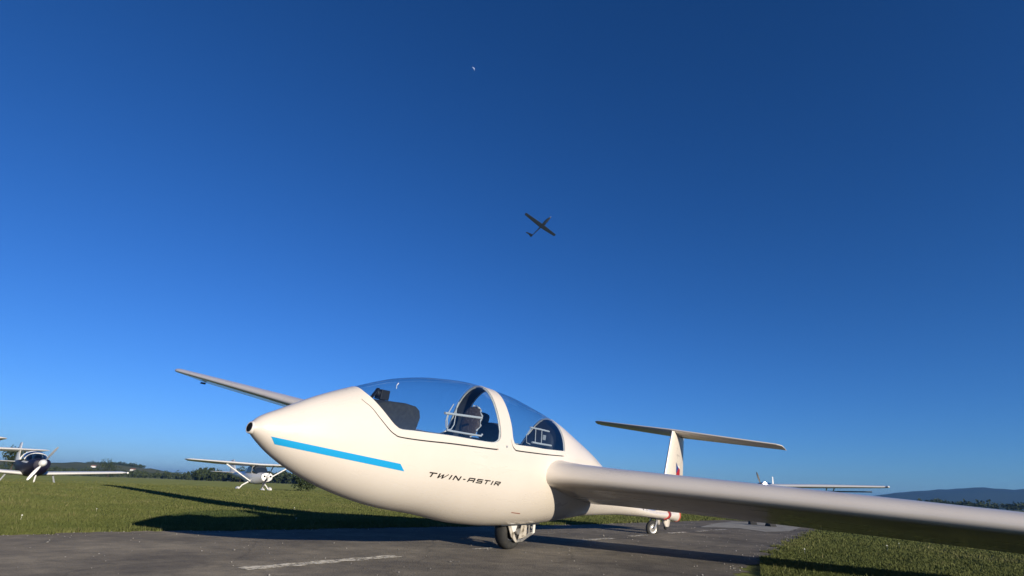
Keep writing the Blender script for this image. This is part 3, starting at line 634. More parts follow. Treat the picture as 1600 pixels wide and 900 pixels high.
# tail dolly clamped on the boom (own thing; same lean as the glider it is strapped to)
TD = empty('tail_dolly', (3.96, 0, -.02), 'small spoked tail dolly wheel strapped under the glider tail boom with a red band', 'tail dolly')
ROLL = Matrix.Rotation(.14787, 4, 'X')
def dl(o):
    """glider coordinates -> dolly coordinates"""
    o.data.transform(Matrix.Translation((-3.96, 0, .02)) @ ROLL); o.parent = TD; return o
def band(x0, x1, sh, m, name, t0=-PI, t1=PI):
    v = []; n = 33
    for k in range(n):
        th = t0 + (t1 - t0) * k / (n - 1); lean = sh * (-math.sin(th))
        for xx in (x0, x1): 
            q = surf(np.array([xx - lean]), np.array([th]))[0]; nn = surfn(np.array([xx - lean]), np.array([th]))[0]; v += [q + nn * .002, q + nn * .010]
    f = []
    for k in range(n - 1):
        a = 4 * k; b = 4 * (k + 1); f += [(a+1, a+3, b+3, b+1), (a, a+1, b+1, b), (a+3, a+2, b+2, b+3), (a, b, b+2, a+2)]
    return dl(mk(name, v, f, m, None, True))
band(4.36, 4.47, .10, M['red'], 'strap')
band(4.41, 4.45, .10, M['steel'], 'buckle', .0, .9)
MB_ = lambda: MB()
v0 = MB().lathe((3.96, 0, .085), (.5, .86, 0), tyre_prof(.118, .06), 30).build('wheel', M['rubber'], None, True); dl(v0)
dl(MB().lathe((3.96, 0, .085), (.5, .86, 0), rim_prof(.13, .08), 24).build('rim', M['metal'], None, True))
for sy in (-.05, .05): dl(MB().tube([(3.96 + sy * .55, sy, .085), (3.99, sy, .19), (4.02, sy * .6, .235)], .013, 8).build('fork_arm', M['metal'], None, True))
dl(MB().plate([(3.92, -.06, .235), (4.2, -.06, .232), (4.42, -.06, .205), (4.42, .06, .205), (4.2, .06, .232), (3.92, .06, .235)], .022, (0, 0, 1)).build('saddle', M['steel'], None))
dl(MB().box((4.12, -.02, .175), (.09, .05, .07)).build('bracket', M['dirty_white'], None, bevel=.006))

# ------------------------------------------------------------------ light aircraft
def fus_rings(rows):
    return [ring(x, 0, z, ry, ru, rd, 28, p) for x, z, ry, ru, rd, p in rows]
def prop(parent, x, z, r, ang, spin_m, blade_m, sr=.14, sl=.28):
    pr = MB().lathe((x, 0, z), (1, 0, 0), [(0, .02), (.04, sr * .5), (sl * .5, sr * .85), (sl, sr)], 20).build('spinner', spin_m, parent, True)
    for k in (0, 1):
        a = ang + k * PI; d = Vector((0, math.cos(a), math.sin(a))); e = Vector((0, -math.sin(a), math.cos(a))); v = []
        rr = [.10, .2, .4, .6, .8, .95, 1.0]; ch = [.05, .065, .085, .085, .07, .05, .02]
        for q, c_ in zip(rr, ch):
            tw = math.radians(60 - 42 * q); o = Vector((x + sl * .7, 0, z)) + d * r * q; cdir = (e * math.cos(tw) + Vector((1, 0, 0)) * math.sin(tw)) * c_ * r; n_ = cdir.cross(d).normalized() * .012
            v.append([o - cdir, o + n_, o + cdir, o - n_])
        loft('propeller_blade', v, blade_m[k] if isinstance(blade_m, tuple) else blade_m, parent)
def wheel(parent, p, r, wdt, leg_top, m_leg, fairing=None):
    leg = MB().tube([leg_top, (p[0], p[1], p[2] + r * .3)], [.045, .03], 8).build('landing_leg', m_leg, parent, True)
    MB().lathe(p, (0, 1, 0), tyre_prof(r, wdt), 20).build('wheel', M['rubber'], parent, True)
    if fairing:
        rg = [ring(p[0] + dx, p[1], p[2] + .03, wdt * .9 * s, r * 1.05 * s, r * .7 * s, 14, 2.2) for dx, s in ((-.34, .12), (-.28, .55), (-.12, .95), (.08, 1), (.25, .7), (.45, .15))]
        loft('wheel_fairing', rg, fairing, parent)
def high_wing(loc, rz, sc, label, prop_ang=1.9, group=None, roll=0):
    e = empty('parked_aircraft', loc, label, 'aeroplane', rz, group, roll); e.scale = (sc, sc, sc)
    W_ = M['white']
    loft('fuselage', fus_rings([(.25, 1.22, .24, .22, .24, 2), (.32, 1.20, .44, .30, .34, 2.3), (.7, 1.17, .47, .33, .40, 2.5), (1.3, 1.14, .54, .38, .48, 2.8), (1.7, 1.12, .57, .42, .50, 3), (3.1, 1.15, .55, .42, .47, 3), (3.7, 1.22, .42, .42, .40, 2.6), (5.2, 1.32, .24, .27, .25, 2.2), (6.8, 1.40, .11, .14, .13, 2.1), (7.55, 1.45, .04, .09, .08, 2)]), W_, e)
    loft('windshield', fus_rings([(1.22, 1.42, .46, .04, .1, 3), (1.55, 1.55, .52, .32, .2, 3.2), (1.78, 1.6, .53, .45, .2, 3.4), (2.0, 1.6, .53, .47, .2, 3.4)]), M['darkglass'], e)
    loft('cabin', fus_rings([(2.0, 1.6, .535, .475, .25, 3.4), (2.9, 1.6, .53, .46, .25, 3.2), (3.4, 1.55, .42, .36, .2, 2.8), (4.1, 1.45, .28, .20, .1, 2.4)]), W_, e)
    for sd in (-1, 1):
        MB().plate([(2.08, sd * .545, 1.52), (2.95, sd * .54, 1.52), (2.9, sd * .51, 1.92), (2.12, sd * .515, 1.95)], .012, (0, 1, 0)).build('side_window', M['darkglass'], e)
        wg = surface('wing', [((1.65, 0, 2.13), 1.6, .12, (1, 0, -.10), (.10, 0, 1)), ((1.65, sd * 2.7, 2.18), 1.6, .12, (1, 0, -.10), (.10, 0, 1)), ((1.85, sd * 5.2, 2.23), 1.15, .11, (1, 0, -.09), (.09, 0, 1)), ((1.95, sd * 5.45, 2.22), .85, .06, (1, 0, 0), (0, 0, 1))], W_, e, .02, 0, .78, 12)
        surface('flap', [((1.65, sd * .6, 2.145), 1.6, .12, (1, 0, -.10), (.10, 0, 1)), ((1.65, sd * 2.6, 2.18), 1.6, .12, (1, 0, -.10), (.10, 0, 1))], W_, wg, .02, .79, 1, 5)
        surface('aileron', [((1.65, sd * 2.7, 2.18), 1.6, .12, (1, 0, -.10), (.10, 0, 1)), ((1.84, sd * 5.1, 2.23), 1.15, .11, (1, 0, -.09), (.09, 0, 1))], W_, wg, .02, .79, 1, 5)
        MB().tube([(2.0, sd * .52, .85), (2.1, sd * 2.55, 2.04)], .05, 8).build('wing_strut', W_, e, True)
        MB().tube([(2.2, sd * .5, .85), (2.35, sd * .95, .55), (2.3, sd * 1.22, .22)], [.06, .05, .035], 8).build('landing_leg', W_, e, True)
        MB().lathe((2.3, sd * 1.28, .19), (0, 1, 0), tyre_prof(.19, .15), 20).build('wheel', M['rubber'], e, True)
        loft('wheel_fairing', [ring(2.3 + dx, sd * 1.28, .24, .14 * s, .20 * s, .13 * s, 14, 2.2) for dx, s in ((-.36, .12), (-.3, .55), (-.12, .98), (.08, 1), (.25, .7), (.48, .15))], W_, e)
        MB().lathe((.25, sd * .24, 1.24), (1, 0, 0), [(-.035, .03), (-.03, .07), (.03, .07)], 16).build('air_intake', M['black'], e)
    MB().lathe((.27, 0, .98), (1, 0, 0), [(-.03, .06), (.03, .06)], 14).build('air_intake', M['black'], e)
    wheel(e, (.75, 0, .17), .17, .13, (.85, 0, .8), W_, W_)
    surface('tailplane', [((6.75, -1.7, 1.52), .65, .08, (1, 0, 0), (0, 0, 1)), ((6.5, 0, 1.5), .95, .09, (1, 0, 0), (0, 0, 1)), ((6.75, 1.7, 1.52), .65, .08, (1, 0, 0), (0, 0, 1))], W_, e, 0, n=8)
    surface('fin', [((5.9, 0, 1.5), 1.7, .06, (1, 0, 0), (0, 1, 0)), ((6.6, 0, 1.9), 1.1, .08, (1, 0, 0), (0, 1, 0)), ((7.05, 0, 2.55), .7, .08, (1, 0, 0), (0, 1, 0))], W_, e, 0, 0, .66, n=8)
    surface('rudder', [((5.9, 0, 1.5), 1.7, .06, (1, 0, 0), (0, 1, 0)), ((6.6, 0, 1.9), 1.1, .08, (1, 0, 0), (0, 1, 0)), ((7.05, 0, 2.55), .7, .08, (1, 0, 0), (0, 1, 0))], W_, e, 0, .68, 1, n=5)
    prop(e, 0, 1.22, .93, prop_ang, W_, M['plastic'])
    return e
def low_wing(loc, rz, sc, label, prop_ang=2.2):
    e = empty('parked_aircraft', loc, label, 'aeroplane', rz); e.scale = (sc, sc, sc)
    N_, W_ = M['navy'], M['white']
    loft('engine_cowling', fus_rings([(.26, 1.38, .18, .18, .2, 2), (.34, 1.34, .36, .26, .34, 2.3), (.8, 1.27, .46, .34, .48, 2.4), (1.5, 1.22, .52, .38, .52, 2.6)]), N_, e)
    loft('fuselage', fus_rings([(1.5, 1.22, .522, .382, .522, 2.6), (2.2, 1.2, .56, .40, .52, 2.7), (3.4, 1.2, .52, .40, .46, 2.6), (4.6, 1.28, .34, .34, .34, 2.3), (6.0, 1.36, .18, .22, .2, 2.1), (7.1, 1.42, .05, .12, .1, 2)]), N_, e)
    loft('canopy', fus_rings([(1.45, 1.48, .42, .06, .1, 2.4), (1.9, 1.55, .5, .34, .1, 2.3), (2.3, 1.55, .52, .46, .1, 2.3), (3.0, 1.55, .5, .45, .1, 2.3), (3.7, 1.5, .38, .26, .1, 2.2), (4.3, 1.45, .22, .1, .1, 2)]), M['glass2'], e)
    for x, r, u, z in ((1.93, .505, .355, 1.55), (2.95, .51, .465, 1.55)): MB().tube([(x, r * math.cos(a), z + u * math.sin(a)) for a in np.linspace(0, PI, 18)], .028, 6).build('canopy_frame', W_, e, True)
    for k, yy in enumerate((-.22, .22)): loft('seat', [ring(2.75 + dz * .2, yy, 1.45 + dz, .17 * s, .02, .02, 12) for dz, s in ((0, 1), (.2, 1), (.38, .8))], M['fabric'], e)
    for sd in (-1, 1):
        v = [side_ for side_ in ()]
        MB().plate([(1.0, sd * .475, 1.44), (1.9, sd * .535, 1.50), (2.3, sd * .545, 1.43), (1.2, sd * .50, 1.36)], .01, (.07 * -sd, 1, 0)).build('side_flash', W_, e)
        sec = [((1.85, sd * .35, .83), 1.55, .15, (1, 0, -.03), (.03, 0, 1)), ((1.9, sd * 1.0, .87), 1.48, .14, (1, 0, -.03), (.03, 0, 1)), ((1.98, sd * 4.3, 1.06), 1.25, .13, (1, 0, -.02), (.02, 0, 1)), ((2.15, sd * 4.55, 1.08), .9, .08, (1, 0, 0), (0, 0, 1))]
        wg = surface('wing', sec, W_, e, .02, 0, .78, 12)
        surface('aileron', sec[1:3], W_, wg, .02, .79, 1, 5)
        MB().tube([(1.95, sd * 4.56, 1.08), (2.5, sd * 4.62, 1.09)], [.05, .03], 8).build('wing_tip_light', W_, wg, True)
        MB().tube([(2.3, sd * 1.0, .85), (2.35, sd * 1.25, .25)], .045, 8).build('landing_leg', M['grey'], e, True)
        MB().lathe((2.35, sd * 1.28, .2), (0, 1, 0), tyre_prof(.2, .14), 18).build('wheel', M['rubber'], e, True)
    wheel(e, (.95, 0, .18), .18, .13, (.95, 0, .95), W_)
    surface('tailplane', [((6.35, -1.5, 1.5), .55, .08, (1, 0, 0), (0, 0, 1)), ((6.1, 0, 1.48), .9, .09, (1, 0, 0), (0, 0, 1)), ((6.35, 1.5, 1.5), .55, .08, (1, 0, 0), (0, 0, 1))], W_, e, 0, n=8)
    fs = [((5.7, 0, 1.5), 1.5, .07, (1, 0, 0), (0, 1, 0)), ((6.25, 0, 1.9), 1.0, .09, (1, 0, 0), (0, 1, 0)), ((6.55, 0, 2.6), .62, .09, (1, 0, 0), (0, 1, 0))]
    surface('fin', fs, W_, e, 0, 0, .6, n=8); surface('rudder', fs, M['grey'], e, 0, .62, 1, n=5)
    prop(e, 0, 1.38, .97, prop_ang, W_, (M['grey'], W_), .20, .36)  # upper blade grey: its shade is put into the blade colour
    return e
def tow_plane(loc, rz, label):
    e = empty('parked_aircraft', loc, label, 'motor glider', rz); W_ = M['white']
    loft('fuselage', fus_rings([(.3, 1.30, .2, .14, .2, 2), (.45, 1.25, .34, .18, .34, 2.3), (1.4, 1.18, .42, .24, .44, 2.4), (3.2, 1.2, .40, .26, .40, 2.4), (4.5, 1.25, .22, .22, .22, 2.1), (7.4, 1.33, .07, .1, .08, 2)]), M['plastic'], e)
    loft('canopy', fus_rings([(1.1, 1.38, .3, .04, .05, 2.2), (1.8, 1.42, .36, .11, .05, 2.2), (2.7, 1.42, .36, .11, .05, 2.2), (3.5, 1.42, .25, .08, .05, 2.1)]), M['glass2'], e)
    for sd in (-1, 1):
        sec = [((1.7, sd * .2, 1.32), 1.35, .16, (1, 0, -.05), (.05, 0, 1)), ((1.75, sd * 2.8, 1.37), 1.2, .17, (1, 0, -.05), (.05, 0, 1)), ((1.95, sd * 5.75, 1.42), .8, .15, (1, 0, -.05), (.05, 0, 1))]
        wg = surface('wing', sec, W_, e, .03, 0, 1, 12)
        loft('wing_tip', [ring(2.05 + dx, sd * 5.85, 1.43, .10 * s, .07 * s, .05 * s, 12, 2) for dx, s in ((-.15, .2), (0, .9), (.4, 1), (.75, .2))], W_, wg)
        surface('flap', [((2.7, sd * 2.5, 1.14), .38, .14, (1, 0, -.12), (.12, 0, 1)), ((2.62, sd * 5.15, 1.19), .32, .14, (1, 0, -.12), (.12, 0, 1))], M['grey'], wg, .02, 0, 1, 8)
        for q in (3.1, 3.45): MB().tube([(2.3, sd * q, 1.38), (2.72, sd * (q - .12), 1.12)], .03, 6).build('flap_bracket', W_, wg, True)
        MB().tube([(2.0, sd * .4, 1.0), (2.05, sd * .9, .25)], .05, 8).build('landing_leg', W_, e, True)
        MB().lathe((2.05, sd * .95, .2), (0, 1, 0), tyre_prof(.2, .14), 18).build('wheel', M['rubber'], e, True)
    wheel(e, (7.1, 0, .12), .12, .08, (7.0, 0, 1.25), W_)
    surface('tailplane', [((6.7, -1.6, 1.36), .45, .08, (1, 0, 0), (0, 0, 1)), ((6.5, 0, 1.36), .7, .09, (1, 0, 0), (0, 0, 1)), ((6.7, 1.6, 1.36), .45, .08, (1, 0, 0), (0, 0, 1))], W_, e, 0, n=8)
    surface('fin', [((6.3, 0, 1.35), 1.2, .08, (1, 0, 0), (0, 1, 0)), ((6.8, 0, 2.0), .6, .09, (1, 0, 0), (0, 1, 0))], W_, e, 0, n=8)
    prop(e, 0, 1.34, .66, 1.36, M['plastic'], M['plastic'], .12, .26)
    lm = bpy.data.materials.new('landing_light'); lm.use_nodes = True; q = lm.node_tree.nodes['Principled BSDF']; q.inputs['Emission Color'].default_value = (1, .88, .82, 1); q.inputs['Emission Strength'].default_value = 14
    MB().lathe((.30, -.2, 1.40), (1, 0, 0), [(-.03, .05), (-.01, .08), (.04, .09)], 18).build('landing_light', lm, e, True)
    return e
def gz(x, y): return float(zt(x, y))
high_wing((20.7, 36.2, -.24), math.radians(82.1), .965, 'white high-wing aeroplane with strut braced wing and dark propeller', 1.95, roll=.0)
low_wing((5.6, 32.2, gz(5.6, 34) - .13), math.radians(85), .95, 'low-wing aeroplane with dark navy body and white spinner at the left edge of the meadow', 2.05)
high_wing((2.75, 36.8, -.02), math.radians(86), .84, 'white high wing with dark underside rising behind the navy low-wing aeroplane', 1.2)
high_wing((-3.0, 21.97, -.02), math.radians(75), .76, 'dark wing tip at the far left edge, highest of the wings there', .6)
tow_plane((28.3, 3.2, .0), math.radians(5), 'white motor glider with lit landing light and black propeller blade behind the near wing')

# small black blocks on the pale pavement
CH = []
for i, (x, y, s, lb) in enumerate([(9.9, -.14, 1.1, 'black rubber block on the taxiway, the nearer one to the glider tail'), (9.4, -.64, 1.05, 'black rubber block on the taxiway, right of its twin under the wing')]):
    e = empty('wheel_chock', (x, y, .010), lb, 'wheel chock', .5 + i * .3, 'black blocks on the pale pavement')
    MB().plate([(-.11 * s, -.07, 0), (.11 * s, -.07, 0), (.03, -.07, .11 * s), (-.03, -.07, .11 * s)], .15, (0, 1, 0)).build('rubber_wedge', M['rubber'], e, bevel=.008)
    MB().tube([(0, -.16, .06), (0, -.19, .09), (0, .03, .09), (0, .0, .06)], .008, 6).build('carry_handle', M['steel'], e, True)

DK = mat('painted_shade_gelcoat', (.028, .038, .052), .4)  # shade of the underside put into the colour of the whole flying glider
# ------------------------------------------------------------------ glider in the air
FL = empty('flying_glider', (114.9, 70.6, 72.2), 'distant glider seen from below with its shade painted in dark, climbing high in the blue sky', 'glider')
FL.rotation_mode = 'XYZ'
a_, b_, g_ = map(math.radians, (90.1, 36.7, -2.6))
FL.rotation_euler = (Matrix.Rotation(a_, 3, 'Z') @ Matrix.Rotation(b_, 3, 'Y') @ Matrix.Rotation(g_, 3, 'X')).to_euler()
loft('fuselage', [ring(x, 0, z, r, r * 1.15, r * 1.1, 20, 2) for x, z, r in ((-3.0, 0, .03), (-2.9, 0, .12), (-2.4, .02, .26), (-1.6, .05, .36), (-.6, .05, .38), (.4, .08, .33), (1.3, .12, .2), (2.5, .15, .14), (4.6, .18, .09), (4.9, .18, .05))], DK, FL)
loft('canopy', [ring(x, 0, .22, r, h, .05, 16, 2) for x, r, h in ((-2.4, .1, .05), (-1.9, .26, .28), (-1.0, .3, .36), (-.2, .27, .28), (.3, .15, .1))], M['darkglass'], FL)
for sd in (-1, 1):
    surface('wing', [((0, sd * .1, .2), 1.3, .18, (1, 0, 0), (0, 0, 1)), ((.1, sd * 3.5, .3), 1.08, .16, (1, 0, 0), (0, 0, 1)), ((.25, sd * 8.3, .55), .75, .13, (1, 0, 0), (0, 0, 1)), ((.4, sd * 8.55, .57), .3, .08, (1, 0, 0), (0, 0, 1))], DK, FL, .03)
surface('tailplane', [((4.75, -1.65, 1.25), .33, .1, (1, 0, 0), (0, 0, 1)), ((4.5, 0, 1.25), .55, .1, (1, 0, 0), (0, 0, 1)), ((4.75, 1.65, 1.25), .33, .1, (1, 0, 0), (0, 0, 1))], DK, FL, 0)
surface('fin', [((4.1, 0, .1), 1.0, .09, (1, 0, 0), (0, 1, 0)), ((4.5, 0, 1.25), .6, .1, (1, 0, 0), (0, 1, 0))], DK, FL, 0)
MB().lathe((-.4, 0, -.42), (0, 1, 0), tyre_prof(.18, .1), 18).build('main_wheel', M['rubber'], FL, True)
MB().lathe((-3.05, 0, 0), (1, 0, 0), [(-.03, .02), (0, .05), (.05, .07)], 12).build('nose_cap', M['metal'], FL, True)

# ------------------------------------------------------------------ moon: its lit crescent, adding to the sky in front of it
mm = bpy.data.materials.new('moon_rock'); mm.use_nodes = True; t = mm.node_tree; t.nodes.clear()
o_ = t.nodes.new('ShaderNodeOutputMaterial'); tr = t.nodes.new('ShaderNodeBsdfTransparent'); df = t.nodes.new('ShaderNodeBsdfDiffuse'); df.inputs[0].default_value = (.26, .30, .36, 1)
ad = t.nodes.new('ShaderNodeAddShader'); t.links.new(tr.outputs[0], ad.inputs[0]); t.links.new(df.outputs[0], ad.inputs[1]); t.links.new(ad.outputs[0], o_.inputs[0])
MD = 16000.0; mc = CAM + Vector((0.56187, 0.49218, 0.66488)) * MD; mr_ = MD * .0037
fw = (CAM - mc).normalized(); ex = (Rv * .80 + Uv * .60); ex = (ex - fw * ex.dot(fw)).normalized(); ey = fw.cross(ex)
v = []; n1, n2 = 10, 24      # a lune of the sphere, from the lit limb inwards
for i in range(n1 + 1):
    lam = math.radians(0 + 55 * i / n1)
    for j in range(n2 + 1):
        ph = math.radians(-78 + 156 * j / n2); v.append(mc + (ex * math.cos(lam) * math.cos(ph) + fw * math.sin(lam) * math.cos(ph) + ey * math.sin(ph)) * mr_)
mo = mk('moon', v, [(i * (n2 + 1) + j, (i + 1) * (n2 + 1) + j, (i + 1) * (n2 + 1) + j + 1, i * (n2 + 1) + j + 1) for i in range(n1) for j in range(n2)], mm)
tag(mo, 'pale crescent moon high in the deep blue sky', 'moon')

# ------------------------------------------------------------------ trees, hills
def polar(az, D):
    """az in degrees from +x, measured from where the glider stands in front of the viewer"""
    a = math.radians(az); return CAM.x + math.cos(a) * D, CAM.y + math.sin(a) * D
def leaf_mat(name, c1, c2):
    return mat(name, c1, .8, spec=.2, noise=(.6, c2, .35, .65, 3))
LM = [leaf_mat('dark_foliage', (.024, .038, .015), (.048, .066, .026)), leaf_mat('mid_foliage', (.032, .048, .018), (.06, .075, .03))]
BARK = mat('bark', (.10, .08, .06), .9, noise=(20, (.05, .04, .03), .4, .6))
def crown_quads(cx, cy, cz, rx, rz_, n, size, rng):
    """leaf clumps through an uneven crown made of several lobes"""
    lobes = rng.normal(0, .42, (7, 3)) * [rx, rx, rz_] * .9; lr = rng.uniform(.45, .75, 7); k = rng.integers(0, 7, n)
    d = rng.normal(0, 1, (n, 3)); d /= np.linalg.norm(d, axis=1, keepdims=True); r = rng.uniform(.45, 1.0, n)[:, None] ** .6
    c = np.array([cx, cy, cz]) + lobes[k] + d * r * lr[k][:, None] * [rx, rx, rz_]
    u = rng.normal(0, 1, (n, 3)); u /= np.linalg.norm(u, axis=1, keepdims=True); w_ = np.cross(u, d + rng.normal(0, .4, (n, 3))); w_ /= np.maximum(np.linalg.norm(w_, axis=1, keepdims=True), 1e-6)
    s = size * rng.uniform(.5, 1.2, (n, 1)); u = u * s; w_ = w_ * s * .7
    return np.stack([c - u, c + w_, c + u * .9, c - w_ * .8], 1)
def quads_obj(name, Q, m, parent=None):
    Q = np.concatenate(Q) if isinstance(Q, list) else Q; n = len(Q); me = bpy.data.meshes.new(name)
    me.vertices.add(4 * n); me.vertices.foreach_set('co', Q.reshape(-1).astype(np.float32)); me.loops.add(4 * n); me.loops.foreach_set('vertex_index', np.arange(4 * n, dtype=np.int32))
    me.polygons.add(n); me.polygons.foreach_set('loop_start', np.arange(0, 4 * n, 4, dtype=np.int32)); me.polygons.foreach_set('loop_total', np.full(n, 4, np.int32)); me.update(calc_edges=True)
    me.materials.append(m); o = bpy.data.objects.new(name, me); COL.objects.link(o)
    if parent: o.parent = parent
    return o
def tree(az, D, h, wdt, label, lm_=0, group=None, bush=False, n=900):
    x, y = polar(az, D); e = empty('shrub' if bush else 'tree', (x, y, gz(x, y)), label, 'bush' if bush else 'tree', 0, group)
    rng = np.random.default_rng(int(az * 100) % 9999 + 3)
    cz = h * (.5 if bush else .62); quad = crown_quads(0, 0, cz, wdt / 2 * .8, h * (.5 if bush else .40), n, h * .035 + .05, rng)
    tk = MB().tube([(0, 0, -.2), (.02 * h, 0, h * .3), (-.01 * h, .01 * h, h * .75)], [h * .03, h * .022, h * .006], 8)
    for k in range(6):
        a = rng.uniform(0, 6.28); z0 = h * rng.uniform(.25, .5); tk.tube([(0, 0, z0), (math.cos(a) * wdt * .16, math.sin(a) * wdt * .16, z0 + h * .14), (math.cos(a) * wdt * .32, math.sin(a) * wdt * .32, z0 + h * .22)], [h * .012, h * .008, h * .003], 6)
    tk.build('trunk', BARK, e, True); quads_obj('crown', quad, LM[lm_], e); return e
tree(75.3, 230, 8.6, 8, 'dark round tree behind the aeroplanes at the left edge', 0)
tree(53.6, 60, 1.5, 4.2, 'low dark bush in the meadow just behind the glider nose', 0, bush=True, n=1400)
tree(59.4, 300, 6.0, 7, 'round tree standing proud of the far treeline left of the white high-wing aeroplane', 1)
tree(69.2, 420, 9.0, 12, 'broad tree above the long white wing of the navy aeroplane', 0)
def wood(name, az0, az1, D0, D1, count, h0, h1, mi, kind_label, seed, dens=55):
    rng = np.random.default_rng(seed); Q = []; T = []
    for k in range(count):
        az = rng.uniform(az0, az1); D = rng.uniform(D0, D1); x, y = polar(az, D); h = rng.uniform(h0, h1) * (.9 + .08 * math.sin(az * 2.1 + seed)); wd = h * rng.uniform(.6, 1.1)
        Q.append(crown_quads(x, y, h * .52, wd * .5, h * .42, dens, h * .15, rng)); 
        T.append([[x - .2, y, -1], [x + .2, y, -1], [x + .1, y, h * .6], [x - .1, y, h * .6]])
    o = quads_obj(name, Q + [np.array(T, float)], LM[mi]); tag(o, kind='stuff'); o['label'] = kind_label; o['category'] = 'wood'; return o
wood('distant_wood', 47, 63, 430, 520, 340, 6.5, 9.5, 0, 'dark treeline closing the meadow behind the white high-wing aeroplane', 3, 90)
wood('distant_wood', 62, 92, 620, 760, 420, 5, 8, 1, 'far wooded strip along the field behind the navy aeroplane', 5, 80)
wood('distant_wood', -30, 47, 800, 1000, 520, 5, 8, 0, 'low far treeline seen below the tailplane and behind the glider', 8, 30)
wood('distant_wood', -25, 0, 520, 640, 260, 5, 8, 0, 'dark treeline at the foot of the blue hills on the right', 11, 40)
def hill(name, az0, az1, D, depth, prof, m, seed, wob=.06):
    """ridge standing at distance D; prof: (azimuth, height)"""
    na, nd = 140, 12; v = []
    rng = np.random.default_rng(seed); ph = rng.uniform(0, 6, 8)
    pa = [p[0] for p in prof]; hh = [p[1] for p in prof]
    for i in range(na + 1):
        az = az0 + (az1 - az0) * i / na; H = np.interp(az, pa, hh) * (1 + wob * sum(math.sin(az * f + ph[k]) / (1 + k) for k, f in enumerate((.9, 2.1, 4.7, 9.3))))
        for j in range(nd + 1):
            q = j / nd; s = math.sin(PI * min(q * 1.0, 1)) ** 1.2; x, y = polar(az, D + depth * (q - .5)); v.append((x, y, -2 + (H + 2) * s))
    o = mk(name, v, [(i * (nd + 1) + j, (i + 1) * (nd + 1) + j, (i + 1) * (nd + 1) + j + 1, i * (nd + 1) + j + 1) for i in range(na) for j in range(nd)], m); tag(o, kind='structure'); return o
HM = mat('wooded_hill', (.022, .032, .018), .95, spec=.05, noise=(.004, (.05, .055, .03), .50, .58, 8), drough=1)
HM2 = mat('far_wooded_hill', (.018, .028, .016), .95, spec=.05, noise=(.0012, (.03, .04, .02), .45, .55, 8), drough=1)
hill('hill', 52, 100, 1250, 700, [(52, 2), (60, 4), (64, 8), (66.5, 18), (71, 21), (76, 19), (100, 14)], HM, 2)
hill('hill', -40, 40, 4000, 1500, [(-40, 70), (-14, 108), (-9, 108), (-6, 106), (-3, 96), (0, 84), (2.2, 54), (4, 34), (8, 17), (20, 11), (40, 10)], HM2, 5, .05)
hill('hill', 40, 100, 3800, 1100, [(40, 13), (60, 25), (75, 36), (100, 44)], HM2, 9, .08)
wood('distant_wood', 66.8, 70.8, 1180, 1300, 130, 7, 10, 0, 'dark wood on the crest of the low hill at the left', 21, 40)
for q in bpy.data.objects:
    if q.name.startswith('distant_wood') and q['label'].startswith('dark wood on the crest'): q.location.z = 16
def house(az, D, zb, s, lb):
    x, y = polar(az, D); e = empty('farmhouse', (x, y, zb), lb, 'house', math.radians(az + 70)); e.scale = (s, s, s)
    MB().box((0, 0, 2), (12, 8, 5)).build('wall', M['white'], e)
    rf = MB().add([(-6.4, -4.5, 4.4), (6.4, -4.5, 4.4), (6.4, 4.5, 4.4), (-6.4, 4.5, 4.4), (-6, 0, 7.6), (6, 0, 7.6)], [(0, 1, 5, 4), (2, 3, 4, 5), (1, 2, 5), (3, 0, 4), (3, 2, 1, 0)]).build('roof', mat('roof_tile', (.22, .09, .06), .8), e)
    for k in (-3.5, 0, 3.5): MB().box((k, -4.02, 2.4), (1.3, .1, 1.5)).build('window', M['darkglass'], e)
house(67.6, 1010, 9, .5, 'small white house on the low hill, right one of the two')
house(70.3, 1040, 12, .45, 'small white house on the low hill left of the other, nearer the navy aeroplane')
house(64.9, 900, 2, .6, 'white farmhouse at the foot of the far treeline, right of the hill')

